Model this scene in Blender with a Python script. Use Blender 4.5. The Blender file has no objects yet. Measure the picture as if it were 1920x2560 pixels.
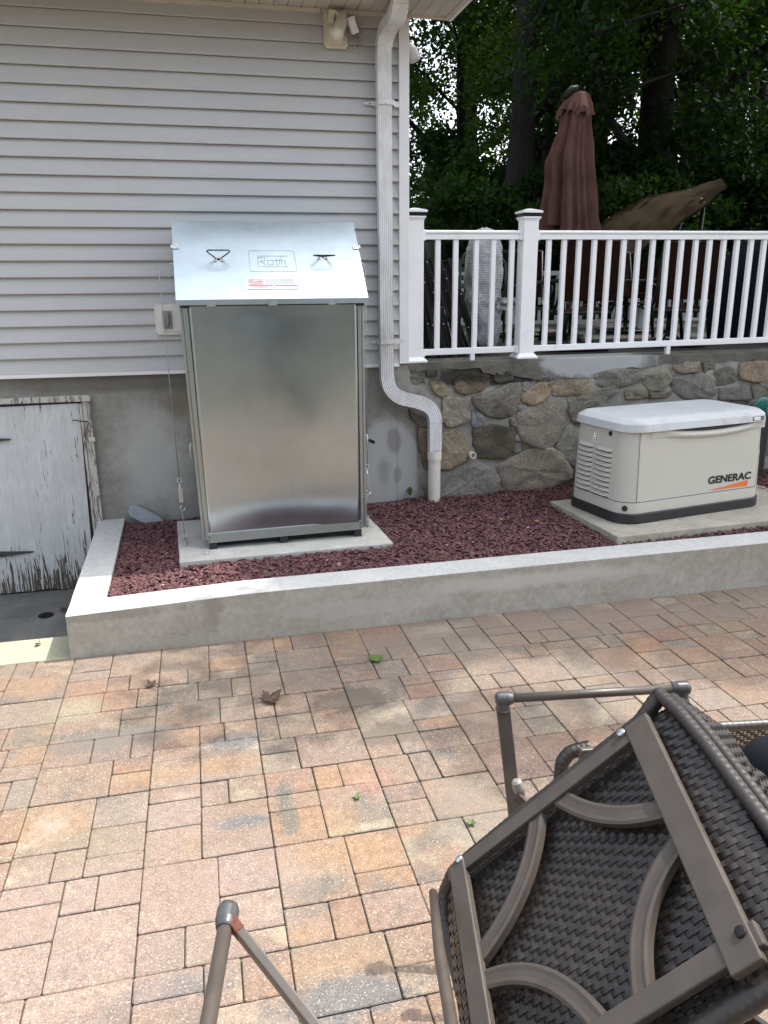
import bpy, math, random
import numpy as np
from mathutils import Vector, Matrix, noise
rnd = random.Random(7)
S = bpy.context.scene
COL = S.collection
# ------------------------------------------------------------------ camera
F, YAW, PITCH, ROLL = 1971.79, .2273, .28, -.0086          # focal length in pixels of a 1920 wide frame
CAM = Vector((.9167, -6.3162, 2.1144))
def basis():
    cy, sy, cp, sp = math.cos(YAW), math.sin(YAW), math.cos(PITCH), math.sin(PITCH)
    w = Vector((sy*cp, cy*cp, -sp)); r = Vector((cy, -sy, 0)); u = r.cross(w)
    cr, sr = math.cos(ROLL), math.sin(ROLL)
    return cr*r + sr*u, -sr*r + cr*u, w
CR, CU, CW = basis()
cd = bpy.data.cameras.new('camera'); cam = bpy.data.objects.new('camera', cd); COL.objects.link(cam)
cam.matrix_world = Matrix(((CR.x, CU.x, -CW.x, CAM.x), (CR.y, CU.y, -CW.y, CAM.y), (CR.z, CU.z, -CW.z, CAM.z), (0, 0, 0, 1)))
cd.sensor_fit = 'HORIZONTAL'; cd.sensor_width = 36; cd.lens = F/1920*36; cd.clip_end = 2000; cd.clip_start = .05
S.camera = cam
def at(x, y, ax, v):                      # where the sight line through photo pixel (x, y) meets the plane axis = v
    d = (x-960)/F*CR - (y-1280)/F*CU + CW
    return CAM + d*((v-CAM[ax])/d[ax])
K = 1920/1659
def ad(x, y, ax, v): return at(x*K, y*K, ax, v)
# ------------------------------------------------------------------ light
SUN = Vector((.53, .127, 1)).normalized()
w = bpy.data.worlds.new('World'); S.world = w; w.use_nodes = True
nt = w.node_tree; bg = nt.nodes['Background']
sky = nt.nodes.new('ShaderNodeTexSky'); sky.sky_type = 'NISHITA'; sky.sun_disc = False
sky.sun_elevation = math.asin(SUN.z); sky.sun_rotation = math.atan2(SUN.x, SUN.y)
sky.air_density = 1.0; sky.dust_density = 4; sky.ozone_density = 1.0
hs = nt.nodes.new('ShaderNodeHueSaturation'); hs.inputs['Saturation'].default_value = .42          # hazy summer sky
nt.links.new(sky.outputs[0], hs.inputs['Color']); nt.links.new(hs.outputs[0], bg.inputs[0]); bg.inputs[1].default_value = .15
ld = bpy.data.lights.new('sun', 'SUN'); ld.energy = 2.0; ld.angle = math.radians(.6); ld.color = (1, .955, .88)
sun = bpy.data.objects.new('sun', ld); COL.objects.link(sun); sun.rotation_euler = SUN.to_track_quat('Z', 'Y').to_euler(); sun.location = (20, 5, 30)
S.view_settings.view_transform = 'Standard'; S.view_settings.look = 'None'; S.view_settings.gamma = 1
S.view_settings.exposure = 1.78
# ------------------------------------------------------------------ materials
def newmat(name):
    m = bpy.data.materials.new(name); m.use_nodes = True
    return m, m.node_tree, m.node_tree.nodes['Principled BSDF']
def N(t, typ, **kw):
    n = t.nodes.new(typ)
    for k, v in kw.items(): setattr(n, k, v)
    return n
def tex(t, scale, detail=6, rough=.6, vec=None, dist=0, stretch=None, coord='Object'):
    n = N(t, 'ShaderNodeTexNoise'); n.inputs['Scale'].default_value = scale; n.inputs['Detail'].default_value = detail
    n.inputs['Roughness'].default_value = rough; n.inputs['Distortion'].default_value = dist
    if vec is None:
        vec = N(t, 'ShaderNodeTexCoord').outputs[coord]
    if stretch:
        mp = N(t, 'ShaderNodeMapping'); mp.inputs['Scale'].default_value = stretch; t.links.new(vec, mp.inputs[0]); vec = mp.outputs[0]
    t.links.new(vec, n.inputs['Vector'])
    return n.outputs['Fac']
def ramp(t, fac, stops, const=False):
    r = N(t, 'ShaderNodeValToRGB'); e = r.color_ramp.elements
    if const: r.color_ramp.interpolation = 'CONSTANT'
    while len(e) < len(stops): e.new(.5)
    for i, (p, c) in enumerate(stops):
        e[i].position = p; e[i].color = (*c, 1) if len(c) == 3 else c
    t.links.new(fac, r.inputs[0]); return r.outputs[0]
def g(v): return (v, v, v)
def mix(t, fac, a, b, mode='MIX'):
    m = N(t, 'ShaderNodeMix', data_type='RGBA', blend_type=mode)
    for s, v in ((m.inputs[0], fac), (m.inputs[6], a), (m.inputs[7], b)):
        if isinstance(v, (int, float)): s.default_value = v
        elif isinstance(v, tuple): s.default_value = (*v, 1)
        else: t.links.new(v, s)
    return m.outputs[2]
def math_(t, op, a, b=None, clamp=False):
    m = N(t, 'ShaderNodeMath', operation=op, use_clamp=clamp)
    for s, v in zip(m.inputs, (a, b)):
        if v is None: continue
        if isinstance(v, (int, float)): s.default_value = v
        else: t.links.new(v, s)
    return m.outputs[0]
def bump(t, b, h, strength=.3, dist=.01):
    n = N(t, 'ShaderNodeBump'); n.inputs['Strength'].default_value = strength; n.inputs['Distance'].default_value = dist
    t.links.new(h, n.inputs['Height']); t.links.new(n.outputs[0], b.inputs['Normal'])
def put(t, b, col=None, rough=None, metal=None):
    for k, v in (('Base Color', col), ('Roughness', rough), ('Metallic', metal)):
        if v is None: continue
        if isinstance(v, (int, float)): b.inputs[k].default_value = v
        elif isinstance(v, tuple): b.inputs[k].default_value = (*v, 1)
        else: t.links.new(v, b.inputs[k])
def plain(name, col, rough=.5, metal=0, var=.12, scale=9, bmp=.0, spec=None, bs=60):
    """a surface with faint wear: mottled colour, uneven gloss"""
    m, t, b = newmat(name)
    f = tex(t, scale, 8, .65)
    lo = tuple(c*(1-var) for c in col); hi = tuple(min(1, c*(1+var)) for c in col)
    put(t, b, ramp(t, f, [(.3, lo), (.7, hi)]), ramp(t, f, [(.3, g(max(0, rough-.08))), (.75, g(min(1, rough+.1)))]), metal)
    if bmp: bump(t, b, tex(t, bs, 6), bmp, .004)
    if spec is not None: b.inputs['Specular IOR Level'].default_value = spec
    return m
def blob(t, cx, cz, rx, rz, ax=('X', 'Z'), wob=.3, scale=5, soft=.25):
    """mask of an irregular stain at object coordinates cx, cz"""
    co = N(t, 'ShaderNodeTexCoord').outputs['Object']; sp = N(t, 'ShaderNodeSeparateXYZ'); t.links.new(co, sp.inputs[0])
    a = math_(t, 'DIVIDE', math_(t, 'SUBTRACT', sp.outputs[ax[0]], cx), rx); c = math_(t, 'DIVIDE', math_(t, 'SUBTRACT', sp.outputs[ax[1]], cz), rz)
    d = math_(t, 'SQRT', math_(t, 'ADD', math_(t, 'MULTIPLY', a, a), math_(t, 'MULTIPLY', c, c)))
    nz = math_(t, 'MULTIPLY', math_(t, 'SUBTRACT', tex(t, scale, 6, .7), .5), wob*4)
    d = math_(t, 'ADD', d, nz)
    return math_(t, 'MULTIPLY', math_(t, 'SUBTRACT', 1.0+soft/2, d), 1/soft, clamp=True)
def concrete(name, lo, mid, hi, sc=3, rough=.85, stains=(), bmp=.35):
    m, t, b = newmat(name)
    f = tex(t, sc, 12, .68, dist=.6); f2 = tex(t, sc*14, 8, .7)
    c = ramp(t, f, [(.28, lo), (.5, mid), (.72, hi)])
    c = mix(t, .35, c, ramp(t, f2, [(.35, tuple(x*.6 for x in mid)), (.65, tuple(min(1, x*1.3) for x in mid))]), 'MIX')
    for (mask, col, amt) in stains:
        mk = blob(t, *mask[0], **mask[1]) if isinstance(mask, tuple) else mask(t)
        c = mix(t, math_(t, 'MULTIPLY', mk, amt), c, col)
    put(t, b, c, rough); b.inputs['Specular IOR Level'].default_value = .25
    h = math_(t, 'ADD', math_(t, 'MULTIPLY', f, .5), math_(t, 'MULTIPLY', tex(t, sc*40, 6, .7), .3))
    bump(t, b, h, bmp, .01)
    return m
M = {}
M['siding'] = (lambda: (lambda m, t, b: (put(t, b, mix(t, .5, ramp(t, tex(t, 1.3, 8, .6), [(.3, (.425, .435, .435)), (.7, (.47, .48, .48))]), ramp(t, tex(t, 8, 8, .7, stretch=(.3, 1, 3)), [(.3, (.41, .42, .42)), (.7, (.48, .49, .49))])), .5), bump(t, b, tex(t, 30, 5, .6, stretch=(.08, 1, 1)), .12, .004), m)[-1])(*newmat('grey vinyl siding')))()
M['white'] = plain('white trim', (.72, .73, .74), .4, var=.05, scale=5, bmp=.05)
M['rail'] = plain('white vinyl', (.80, .82, .84), .32, var=.03, scale=4)
M['soffit'] = plain('soffit vinyl', (.50, .47, .41), .55, var=.08, scale=6)
M['dirtywhite'] = (lambda: (lambda m, t, b: (put(t, b, mix(t, math_(t, 'MULTIPLY', ramp(t, tex(t, 5, 10, .75, stretch=(1, 1, .4)), [(.45, g(0)), (.68, g(1))]), .75), (.70, .72, .74), (.42, .40, .36)), .42), bump(t, b, tex(t, 50), .05, .003), m)[-1])(*newmat('weathered white aluminium')))()
M['pvc'] = plain('white plastic pipe', (.72, .69, .63), .45, var=.14, scale=9)
M['cream'] = plain('yellowed cream plastic', (.58, .55, .44), .42, var=.12, scale=20)
M['creamlight'] = plain('frosted lens', (.70, .68, .58), .2, var=.04)
M['greyplastic'] = plain('grey plastic', (.27, .265, .26), .45)
M['black'] = plain('black plastic', (.018, .018, .02), .5)
M['darkmetal'] = plain('dark painted metal', (.009, .008, .0075), .5, spec=.3)
M['bronze'] = plain('bronze powder coat', (.054, .0445, .037), .45, metal=.0, var=.18, scale=14, bmp=.06, bs=90)
M['cap'] = plain('dark grey plastic cap', (.05, .051, .055), .25, var=.2)
M['steel'] = plain('zinc plated steel', (.55, .57, .58), .3, metal=.9)
M['wire'] = plain('steel wire', (.32, .32, .33), .4, metal=.8)
M['navy'] = plain('navy cloth', (.003, .0045, .008), .9, var=.3, spec=.15)
M['teal'] = plain('teal plastic', (.03, .16, .13), .4)
M['greenpaint'] = plain('green painted slat', (.012, .035, .028), .5)
M['brown'] = plain('brown sling fabric', (.020, .0095, .005), .95, var=.3, scale=20, spec=.05)
M['maroon'] = plain('maroon canvas', (.112, .060, .050), .9, var=.3, scale=6, bmp=.15, bs=300, spec=.1)
M['tan'] = plain('olive tan canvas', (.021, .0155, .009), .95, var=.35, scale=4, bmp=.1, bs=250, spec=.03)
M['red'] = plain('red print', (.55, .03, .06), .5)
M['orange'] = plain('orange print', (.75, .15, .03), .45)
M['ink'] = plain('black print', (.012, .012, .014), .4)
M['greyprint'] = plain('grey print', (.25, .26, .28), .5)
M['sticker'] = plain('white sticker', (.80, .80, .78), .4)
M['logo'] = plain('pressed steel groove', (.16, .20, .24), .45, metal=.3)
M['genbody'] = (lambda: (lambda m, t, b: (put(t, b, mix(t, math_(t, 'MULTIPLY', ramp(t, tex(t, 7, 10, .75), [(.5, g(0)), (.75, g(1))]), .25), (.49, .485, .43), (.40, .385, .33)), .42), bump(t, b, tex(t, 220, 3), .08, .002), m)[-1])(*newmat('bisque powder coated steel')))()
M['gentop'] = (lambda: (lambda m, t, b: (put(t, b, mix(t, ramp(t, tex(t, 6, 12, .78, dist=.5), [(.50, g(0)), (.72, g(.8))]), (.50, .525, .54), (.30, .31, .30)), .36), bump(t, b, tex(t, 220, 3), .08, .002), m)[-1])(*newmat('dirty bisque lid')))()
def galv(name, col, r0, r1, sc=2.2, streak=(1, 1, .25), bmp=.03):
    m, t, b = newmat(name)
    f = tex(t, sc, 8, .6, stretch=streak); c = mix(t, .5, col, ramp(t, tex(t, 14, 8, .7), [(.3, tuple(x*.88 for x in col)), (.7, tuple(min(1, x*1.08) for x in col))]))
    dirt = mix(t, .3, ramp(t, tex(t, 9, 12, .8), [(.52, g(0)), (.74, g(.3))]), ramp(t, tex(t, 40, 6, .75, stretch=(1, 1, .08)), [(.60, g(0)), (.72, g(.8))]), 'ADD')
    put(t, b, mix(t, dirt, c, tuple(x*.62 for x in col)), ramp(t, f, [(.3, g(r0)), (.7, g(r1))]), 1.0)
    bump(t, b, tex(t, 2.5, 3, .5), bmp, .02)
    return m
M['galvpanel'] = galv('galvanised steel panel', (.43, .50, .55), .16, .25, bmp=.07)
M['galv'] = galv('galvanised steel', (.38, .43, .44), .3, .42, bmp=.12)
M['galvlid'] = galv('galvanised lid', (.43, .52, .575), .34, .5, bmp=.12)
# weathered concrete
M['foundation'] = concrete('parged foundation', (.15, .145, .125), (.25, .245, .22), (.36, .355, .33), 2.4, stains=[
    (((.52, .80, .26, .36), dict(wob=.35, scale=4, soft=.8)), (.44, .445, .43), .75),
    (((2.42, .62, .27, .44), dict(wob=.16, scale=3, soft=.18)), (.42, .43, .43), .85),
    (((2.38, .60, .05, .13), dict(wob=.7, scale=7, soft=.9)), (.19, .19, .185), .5),
    (((2.50, .58, .03, .07), dict(wob=.9, scale=14, soft=.8)), (.17, .17, .17), .5),
    (((2.47, .86, .06, .10), dict(wob=.3, scale=9, soft=.5)), (.22, .21, .20), .7),
    (((.75, 1.25, .10, .13), dict(wob=.2, scale=6, soft=.6)), (.15, .125, .08), .6),
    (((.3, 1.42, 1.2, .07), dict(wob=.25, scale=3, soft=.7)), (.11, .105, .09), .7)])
M['curbside'] = concrete('rendered curb face', (.25, .235, .195), (.35, .335, .29), (.46, .445, .40), 2.0, stains=[
    (((.90, .22, .05, .12), dict(wob=.8, scale=9, soft=.7)), (.22, .20, .16), .6), (((.2, .25, .5, .03), dict(wob=.6, scale=7, soft=.6)), (.22, .21, .17), .5), (((3.0, .22, .8, .05), dict(wob=.5, scale=5, soft=.8)), (.50, .49, .45), .6),
    (((1.9, .14, .5, .05), dict(wob=.4, scale=6, soft=.5)), (.42, .415, .39), .5)])
M['curbtop'] = concrete('smooth curb top', (.37, .375, .36), (.44, .445, .435), (.50, .505, .495), 2.5, bmp=.12)
M['curbgrey'] = concrete('grey curb top', (.42, .44, .45), (.48, .50, .51), (.55, .565, .57), 4, bmp=.12)
M['slab'] = concrete('pale concrete slab', (.30, .29, .26), (.45, .445, .41), (.56, .56, .53), 5, bmp=.5)
M['slabmoss'] = concrete('stained concrete slab', (.22, .20, .15), (.34, .325, .27), (.46, .45, .39), 6, bmp=.6)
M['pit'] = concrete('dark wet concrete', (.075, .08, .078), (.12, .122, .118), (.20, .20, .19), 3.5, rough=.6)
M['ledge'] = concrete('pale green flagstone', (.26, .26, .19), (.32, .32, .24), (.37, .37, .29), 3, bmp=.3)
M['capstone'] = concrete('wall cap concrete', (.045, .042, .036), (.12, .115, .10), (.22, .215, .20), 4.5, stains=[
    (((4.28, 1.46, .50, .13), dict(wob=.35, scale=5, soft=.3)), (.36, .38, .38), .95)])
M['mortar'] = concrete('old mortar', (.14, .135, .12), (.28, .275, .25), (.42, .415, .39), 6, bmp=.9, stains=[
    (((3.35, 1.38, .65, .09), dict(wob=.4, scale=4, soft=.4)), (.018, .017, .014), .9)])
# stone, gravel and pavers read a per-face colour
def attr(t, name='tint'):
    a = N(t, 'ShaderNodeAttribute'); a.attribute_name = name; return a
def m_stone():
    m, t, b = newmat('fieldstone'); a = attr(t)
    f = tex(t, 7, 14, .78, dist=1.2); f2 = tex(t, 45, 10, .75)
    vein = tex(t, 9, 8, .6, dist=2.5, stretch=(1, 1, 3.5))
    c = mix(t, .8, a.outputs['Color'], ramp(t, f, [(.25, g(.5)), (.5, g(1.0)), (.75, g(1.6))]), 'MULTIPLY')
    c = mix(t, .7, c, ramp(t, f2, [(.3, g(.45)), (.7, g(1.5))]), 'MULTIPLY')
    c = mix(t, ramp(t, vein, [(.62, g(0)), (.7, g(.35))]), c, (.40, .38, .33))
    c = mix(t, ramp(t, tex(t, 3, 10, .7), [(.58, g(0)), (.75, g(.4))]), c, (.11, .10, .065))
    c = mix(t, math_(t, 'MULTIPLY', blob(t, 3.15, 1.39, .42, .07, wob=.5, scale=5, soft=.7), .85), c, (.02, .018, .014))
    c = mix(t, math_(t, 'MULTIPLY', blob(t, 3.42, .95, .10, .14, wob=.6, scale=7, soft=.9), .6), c, (.05, .042, .025))
    hs_ = N(t, 'ShaderNodeHueSaturation'); hs_.inputs['Saturation'].default_value = .8; t.links.new(c, hs_.inputs['Color']); c = hs_.outputs[0]
    put(t, b, c, .85); b.inputs['Specular IOR Level'].default_value = .2
    bump(t, b, math_(t, 'ADD', f2, math_(t, 'MULTIPLY', f, 1.5)), 1.0, .022); return m
M['stone'] = m_stone()
def m_gravel():
    m, t, b = newmat('crushed maroon stone'); a = attr(t)
    f = tex(t, 90, 6, .7)
    put(t, b, mix(t, .8, a.outputs['Color'], ramp(t, f, [(.3, g(.65)), (.7, g(1.35))]), 'MULTIPLY'), .75)
    b.inputs['Specular IOR Level'].default_value = .35
    bump(t, b, f, .4, .004); return m
M['gravel'] = m_gravel()
def m_paver():
    m, t, b = newmat('tumbled concrete pavers'); a = attr(t)      # r: base hue, g: blotch offset, b: how much blotching
    sep = N(t, 'ShaderNodeSeparateColor'); t.links.new(a.outputs['Color'], sep.inputs[0])
    co = N(t, 'ShaderNodeTexCoord').outputs['Object']
    off = N(t, 'ShaderNodeVectorMath', operation='MULTIPLY_ADD'); off.inputs[1].default_value = (1, 1, 1)
    t.links.new(co, off.inputs[0]); cb = N(t, 'ShaderNodeCombineXYZ')
    for i in range(3): t.links.new(math_(t, 'MULTIPLY', sep.outputs[1], (9., 5., 20.)[i]), cb.inputs[i])
    t.links.new(cb.outputs[0], off.inputs[2]); v = off.outputs[0]
    base = ramp(t, sep.outputs[0], [(0, (.37, .275, .225)), (.22, (.36, .255, .20)), (.38, (.37, .235, .15)), (.52, (.33, .275, .22)), (.68, (.34, .205, .15)), (.82, (.29, .25, .21)), (1, (.26, .245, .215))])
    warm = ramp(t, tex(t, 1.6, 4, .5, vec=v), [(.38, g(0)), (.62, g(.6))])
    c = mix(t, warm, base, ramp(t, sep.outputs[2], [(0, (.34, .20, .145)), (.5, (.39, .255, .13)), (1, (.31, .285, .23))]))
    bl = ramp(t, tex(t, 2.6, 5, .55, vec=v, dist=.6), [(.55, g(0)), (.66, g(.68))])
    c = mix(t, bl, c, (.155, .16, .155)); c = mix(t, 1., c, (.58, .545, .525), 'MULTIPLY')
    c = mix(t, ramp(t, tex(t, 1.1, 8, .65), [(.35, g(.1)), (.65, g(.55))]), c, (.175, .150, .130))       # years of grime evening the colours out
    yl = ramp(t, tex(t, 2.1, 4, .5, vec=v, dist=.3, stretch=(1, 1.7, 1)), [(.60, g(0)), (.70, g(.4))])
    c = mix(t, yl, c, (.38, .345, .235))
    # the colour swirls cast into particular stones (photo position, radii, colour, strength)
    nf = math_(t, 'MULTIPLY', math_(t, 'SUBTRACT', tex(t, 13, 10, .8), .5), 3.4); sx = N(t, 'ShaderNodeSeparateXYZ'); t.links.new(co, sx.inputs[0])
    OR, YE, GR, BL, PK = (.385, .25, .15), (.36, .325, .23), (.17, .165, .14), (.165, .175, .185), (.37, .28, .235)
    for px, py, rx, ry, cc, am in ((240, 880, .15, .13, OR, .8), (330, 390, .13, .12, YE, .85), (150, 290, .16, .09, OR, .7), (60, 260, .1, .06, OR, .5), (620, 470, .13, .05, GR, .9), (400, 490, .13, .05, GR, .75), (160, 520, .16, .04, GR, .6),
            (715, 360, .035, .17, GR, .75), (825, 270, .035, .10, GR, .6), (1040, 520, .14, .07, BL, .85), (760, 660, .20, .07, OR, .6), (980, 620, .16, .07, OR, .6), (1060, 870, .12, .035, BL, .9), (1240, 820, .045, .17, GR, .95),
            (1440, 870, .12, .10, OR, .65), (1340, 1010, .16, .08, OR, .85), (1610, 1010, .12, .12, OR, .8), (1350, 1160, .13, .055, GR, .9), (1320, 1250, .11, .04, GR, .6), (1350, 1350, .12, .035, OR, .6), (740, 1590, .19, .055, BL, .8), (1500, 1640, .22, .075, BL, .85), (1400, 1480, .2, .04, OR, .5),
            (1230, 450, .18, .14, GR, .55), (1550, 190, .17, .10, GR, .6), (850, 320, .30, .20, GR, .45), (1290, 260, .3, .14, GR, .4), (450, 1000, .25, .16, (.27, .235, .16), .6), (500, 1280, .5, .4, PK, .65), (150, 1450, .35, .4, PK, .7), (760, 850, .16, .2, PK, .7), (1090, 1150, .2, .25, PK, .7), (1600, 690, .10, .10, (.36, .19, .14), .6), (1400, 690, .14, .07, OR, .4), (520, 560, .28, .12, (.25, .20, .175), .6)):
        q = at(px/1.728, 1550+py/1.728, 2, 0)
        a = math_(t, 'DIVIDE', math_(t, 'SUBTRACT', sx.outputs[0], q.x), rx); d = math_(t, 'DIVIDE', math_(t, 'SUBTRACT', sx.outputs[1], q.y), ry)
        r_ = math_(t, 'ADD', math_(t, 'SQRT', math_(t, 'ADD', math_(t, 'MULTIPLY', a, a), math_(t, 'MULTIPLY', d, d))), nf)
        c = mix(t, math_(t, 'MULTIPLY', math_(t, 'MULTIPLY', math_(t, 'SUBTRACT', 1.25, r_), 1.9, clamp=True), am*.85), c, tuple(x*.62 for x in cc))
    # fine aggregate
    c = mix(t, 1., c, ramp(t, tex(t, 170, 4, .8), [(.28, g(.42)), (.5, g(1)), (.72, g(1.65))]), 'MULTIPLY')
    c = mix(t, .8, c, ramp(t, tex(t, 26, 8, .7), [(.3, g(.68)), (.7, g(1.25))]), 'MULTIPLY')
    sp = ramp(t, tex(t, 110, 2, .6), [(.62, g(0)), (.66, g(.6))])
    c = mix(t, sp, c, (.42, .39, .35)); c = mix(t, ramp(t, tex(t, 85, 2, .6, stretch=(1, 1.3, 1)), [(.30, g(.7)), (.36, g(0))]), c, (.10, .085, .07))
    # damp and dark dirt marks, and one chalky scuff
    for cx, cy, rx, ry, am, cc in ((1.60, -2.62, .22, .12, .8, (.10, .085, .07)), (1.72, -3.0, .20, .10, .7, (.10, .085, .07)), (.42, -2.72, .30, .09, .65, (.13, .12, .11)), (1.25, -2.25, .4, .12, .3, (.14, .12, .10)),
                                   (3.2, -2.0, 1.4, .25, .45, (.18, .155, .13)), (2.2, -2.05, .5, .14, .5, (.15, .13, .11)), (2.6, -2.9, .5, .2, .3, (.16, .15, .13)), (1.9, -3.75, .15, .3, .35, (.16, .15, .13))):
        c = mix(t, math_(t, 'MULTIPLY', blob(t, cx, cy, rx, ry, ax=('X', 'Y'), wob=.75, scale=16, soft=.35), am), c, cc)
    c = mix(t, math_(t, 'MULTIPLY', blob(t, .20, -3.33, .055, .07, ax=('X', 'Y'), wob=1.1, scale=17, soft=1.8), .28), c, (.38, .36, .33))
    put(t, b, c, .9); b.inputs['Specular IOR Level'].default_value = .25
    bump(t, b, math_(t, 'ADD', tex(t, 160, 4, .7), math_(t, 'MULTIPLY', tex(t, 30, 5, .6), .8)), .5, .006); return m
M['paver'] = m_paver()
M['joint'] = concrete('joint sand and moss', (.05, .045, .03), (.11, .098, .07), (.17, .155, .12), 14)
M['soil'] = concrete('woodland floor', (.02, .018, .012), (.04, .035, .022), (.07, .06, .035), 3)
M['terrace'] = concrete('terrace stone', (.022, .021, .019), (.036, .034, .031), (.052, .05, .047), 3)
M['railfar'] = plain('shaded white vinyl', (.42, .43, .44), .4, var=.08)  # the same white vinyl, with the terrace shade put into its colour
def m_bark():
    m, t, b = newmat('bark'); f = tex(t, 7, 10, .75, stretch=(3, 3, .35), dist=.8)
    put(t, b, ramp(t, f, [(.3, (.005, .0045, .0035)), (.55, (.016, .0135, .0105)), (.75, (.034, .029, .023))]), .95)
    bump(t, b, f, .9, .05); return m
M['bark'] = m_bark()
def m_leaf(name, dark, light):
    m, t, b = newmat(name); a = attr(t)
    c = ramp(t, a.outputs['Fac'], [(0, dark), (.75, light), (1, tuple(min(1, x*1.8) for x in light))])
    put(t, b, c, .5); b.inputs['Specular IOR Level'].default_value = .2
    tr = N(t, 'ShaderNodeBsdfTranslucent'); t.links.new(mix(t, 1., c, (1.7, 1.9, .5), 'MULTIPLY'), tr.inputs[0])
    mx = N(t, 'ShaderNodeMixShader'); mx.inputs[0].default_value = .45
    t.links.new(b.outputs[0], mx.inputs[1]); t.links.new(tr.outputs[0], mx.inputs[2])
    t.links.new(mx.outputs[0], t.nodes['Material Output'].inputs[0]); return m
M['leafA'] = m_leaf('maple foliage', (.006, .015, .005), (.028, .068, .013))
M['leafB'] = m_leaf('dark foliage', (.003, .009, .0035), (.014, .037, .010))
M['leafC'] = m_leaf('light foliage', (.014, .032, .006), (.07, .12, .02))
def m_door():
    m, t, b = newmat('peeling white paint on plywood')
    grain = tex(t, 30, 8, .7, stretch=(1.6, 1, .1), dist=1.4)
    co = N(t, 'ShaderNodeTexCoord').outputs['Object']; sp = N(t, 'ShaderNodeSeparateXYZ'); t.links.new(co, sp.inputs[0])
    low = math_(t, 'MULTIPLY', math_(t, 'SUBTRACT', .30, sp.outputs['Z']), .42, clamp=True)          # paint is worn off towards the bottom edge
    edge = math_(t, 'MULTIPLY', math_(t, 'SUBTRACT', sp.outputs['X'], -.10), .9, clamp=True)
    big = tex(t, 2.4, 6, .6)
    k = math_(t, 'ADD', math_(t, 'ADD', grain, low), math_(t, 'MULTIPLY', edge, math_(t, 'MULTIPLY', big, 1.1)))
    k = math_(t, 'ADD', k, math_(t, 'MULTIPLY', math_(t, 'SUBTRACT', big, .5), .22))
    peel = ramp(t, k, [(.632, g(0)), (.648, g(1))])
    paint = ramp(t, tex(t, 3, 10, .7, stretch=(1, 1, .6)), [(.3, (.44, .45, .45)), (.6, (.57, .59, .61)), (.8, (.51, .50, .47))])
    paint = mix(t, ramp(t, tex(t, 40, 6, .7, stretch=(1.6, 1, .12), dist=1.4), [(.45, g(0)), (.62, g(.4))]), paint, (.33, .34, .33))
    wood = ramp(t, tex(t, 20, 8, .7, stretch=(2, 1, .2)), [(.3, (.035, .028, .02)), (.7, (.12, .10, .075))])
    put(t, b, mix(t, peel, paint, wood), .7)
    bump(t, b, math_(t, 'SUBTRACT', math_(t, 'MULTIPLY', grain, .5), peel), .5, .006); return m
M['door'] = m_door()
def m_oldwood():
    m, t, b = newmat('flaking painted timber')
    f = tex(t, 22, 10, .75, stretch=(1, 1, .25), dist=1)
    put(t, b, mix(t, ramp(t, f, [(.5, g(0)), (.56, g(1))]), (.47, .46, .43), ramp(t, tex(t, 40, 6), [(.3, (.10, .085, .065)), (.7, (.22, .19, .15))])), .8)
    bump(t, b, f, .7, .008); return m
M['oldwood'] = m_oldwood()
def m_wick():
    m, t, b = newmat('dark brown resin wicker'); a = attr(t)
    c = mix(t, .6, a.outputs['Color'], ramp(t, tex(t, 70, 5, .6), [(.3, g(.6)), (.7, g(1.4))]), 'MULTIPLY')
    put(t, b, c, ramp(t, tex(t, 12, 6), [(.3, g(.3)), (.7, g(.48))])); return m
M['wicker'] = m_wick()
def m_wick2():
    m, t, b = newmat('shiny shaded wicker'); a = attr(t)
    put(t, b, mix(t, 1., a.outputs['Color'], (.35, .33, .31), 'MULTIPLY'), ramp(t, tex(t, 12, 6), [(.3, g(.22)), (.7, g(.4))])); return m
M['wickershade'] = m_wick2()  # darkened copy of the wicker: shade of the chairs' inner sides in the colour
def m_rust():
    m, t, b = newmat('rusted bronze bar')
    put(t, b, ramp(t, tex(t, 60, 8, .8), [(.36, (.035, .010, .006)), (.5, (.11, .028, .010)), (.62, (.060, .050, .042))]), .8)
    bump(t, b, tex(t, 120), .8, .004); return m
M['rust'] = m_rust()
def m_wrap():
    m, t, b = newmat('netted grey wrap')
    br = N(t, 'ShaderNodeTexBrick'); br.inputs['Scale'].default_value = 16; br.inputs['Mortar Size'].default_value = .03
    br.inputs['Color1'].default_value = (.36, .38, .39, 1); br.inputs['Color2'].default_value = (.50, .53, .54, 1); br.inputs['Mortar'].default_value = (.16, .165, .17, 1)
    mp = N(t, 'ShaderNodeMapping'); mp.inputs['Rotation'].default_value = (math.pi/2, 0, 0); t.links.new(N(t, 'ShaderNodeTexCoord').outputs['Object'], mp.inputs[0]); t.links.new(mp.outputs[0], br.inputs['Vector'])
    put(t, b, mix(t, .5, br.outputs['Color'], ramp(t, tex(t, 6, 8), [(.3, g(.45)), (.7, g(1.2))]), 'MULTIPLY'), .4)
    bump(t, b, tex(t, 8, 6), .8, .03); return m
M['wrap'] = m_wrap()
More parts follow.
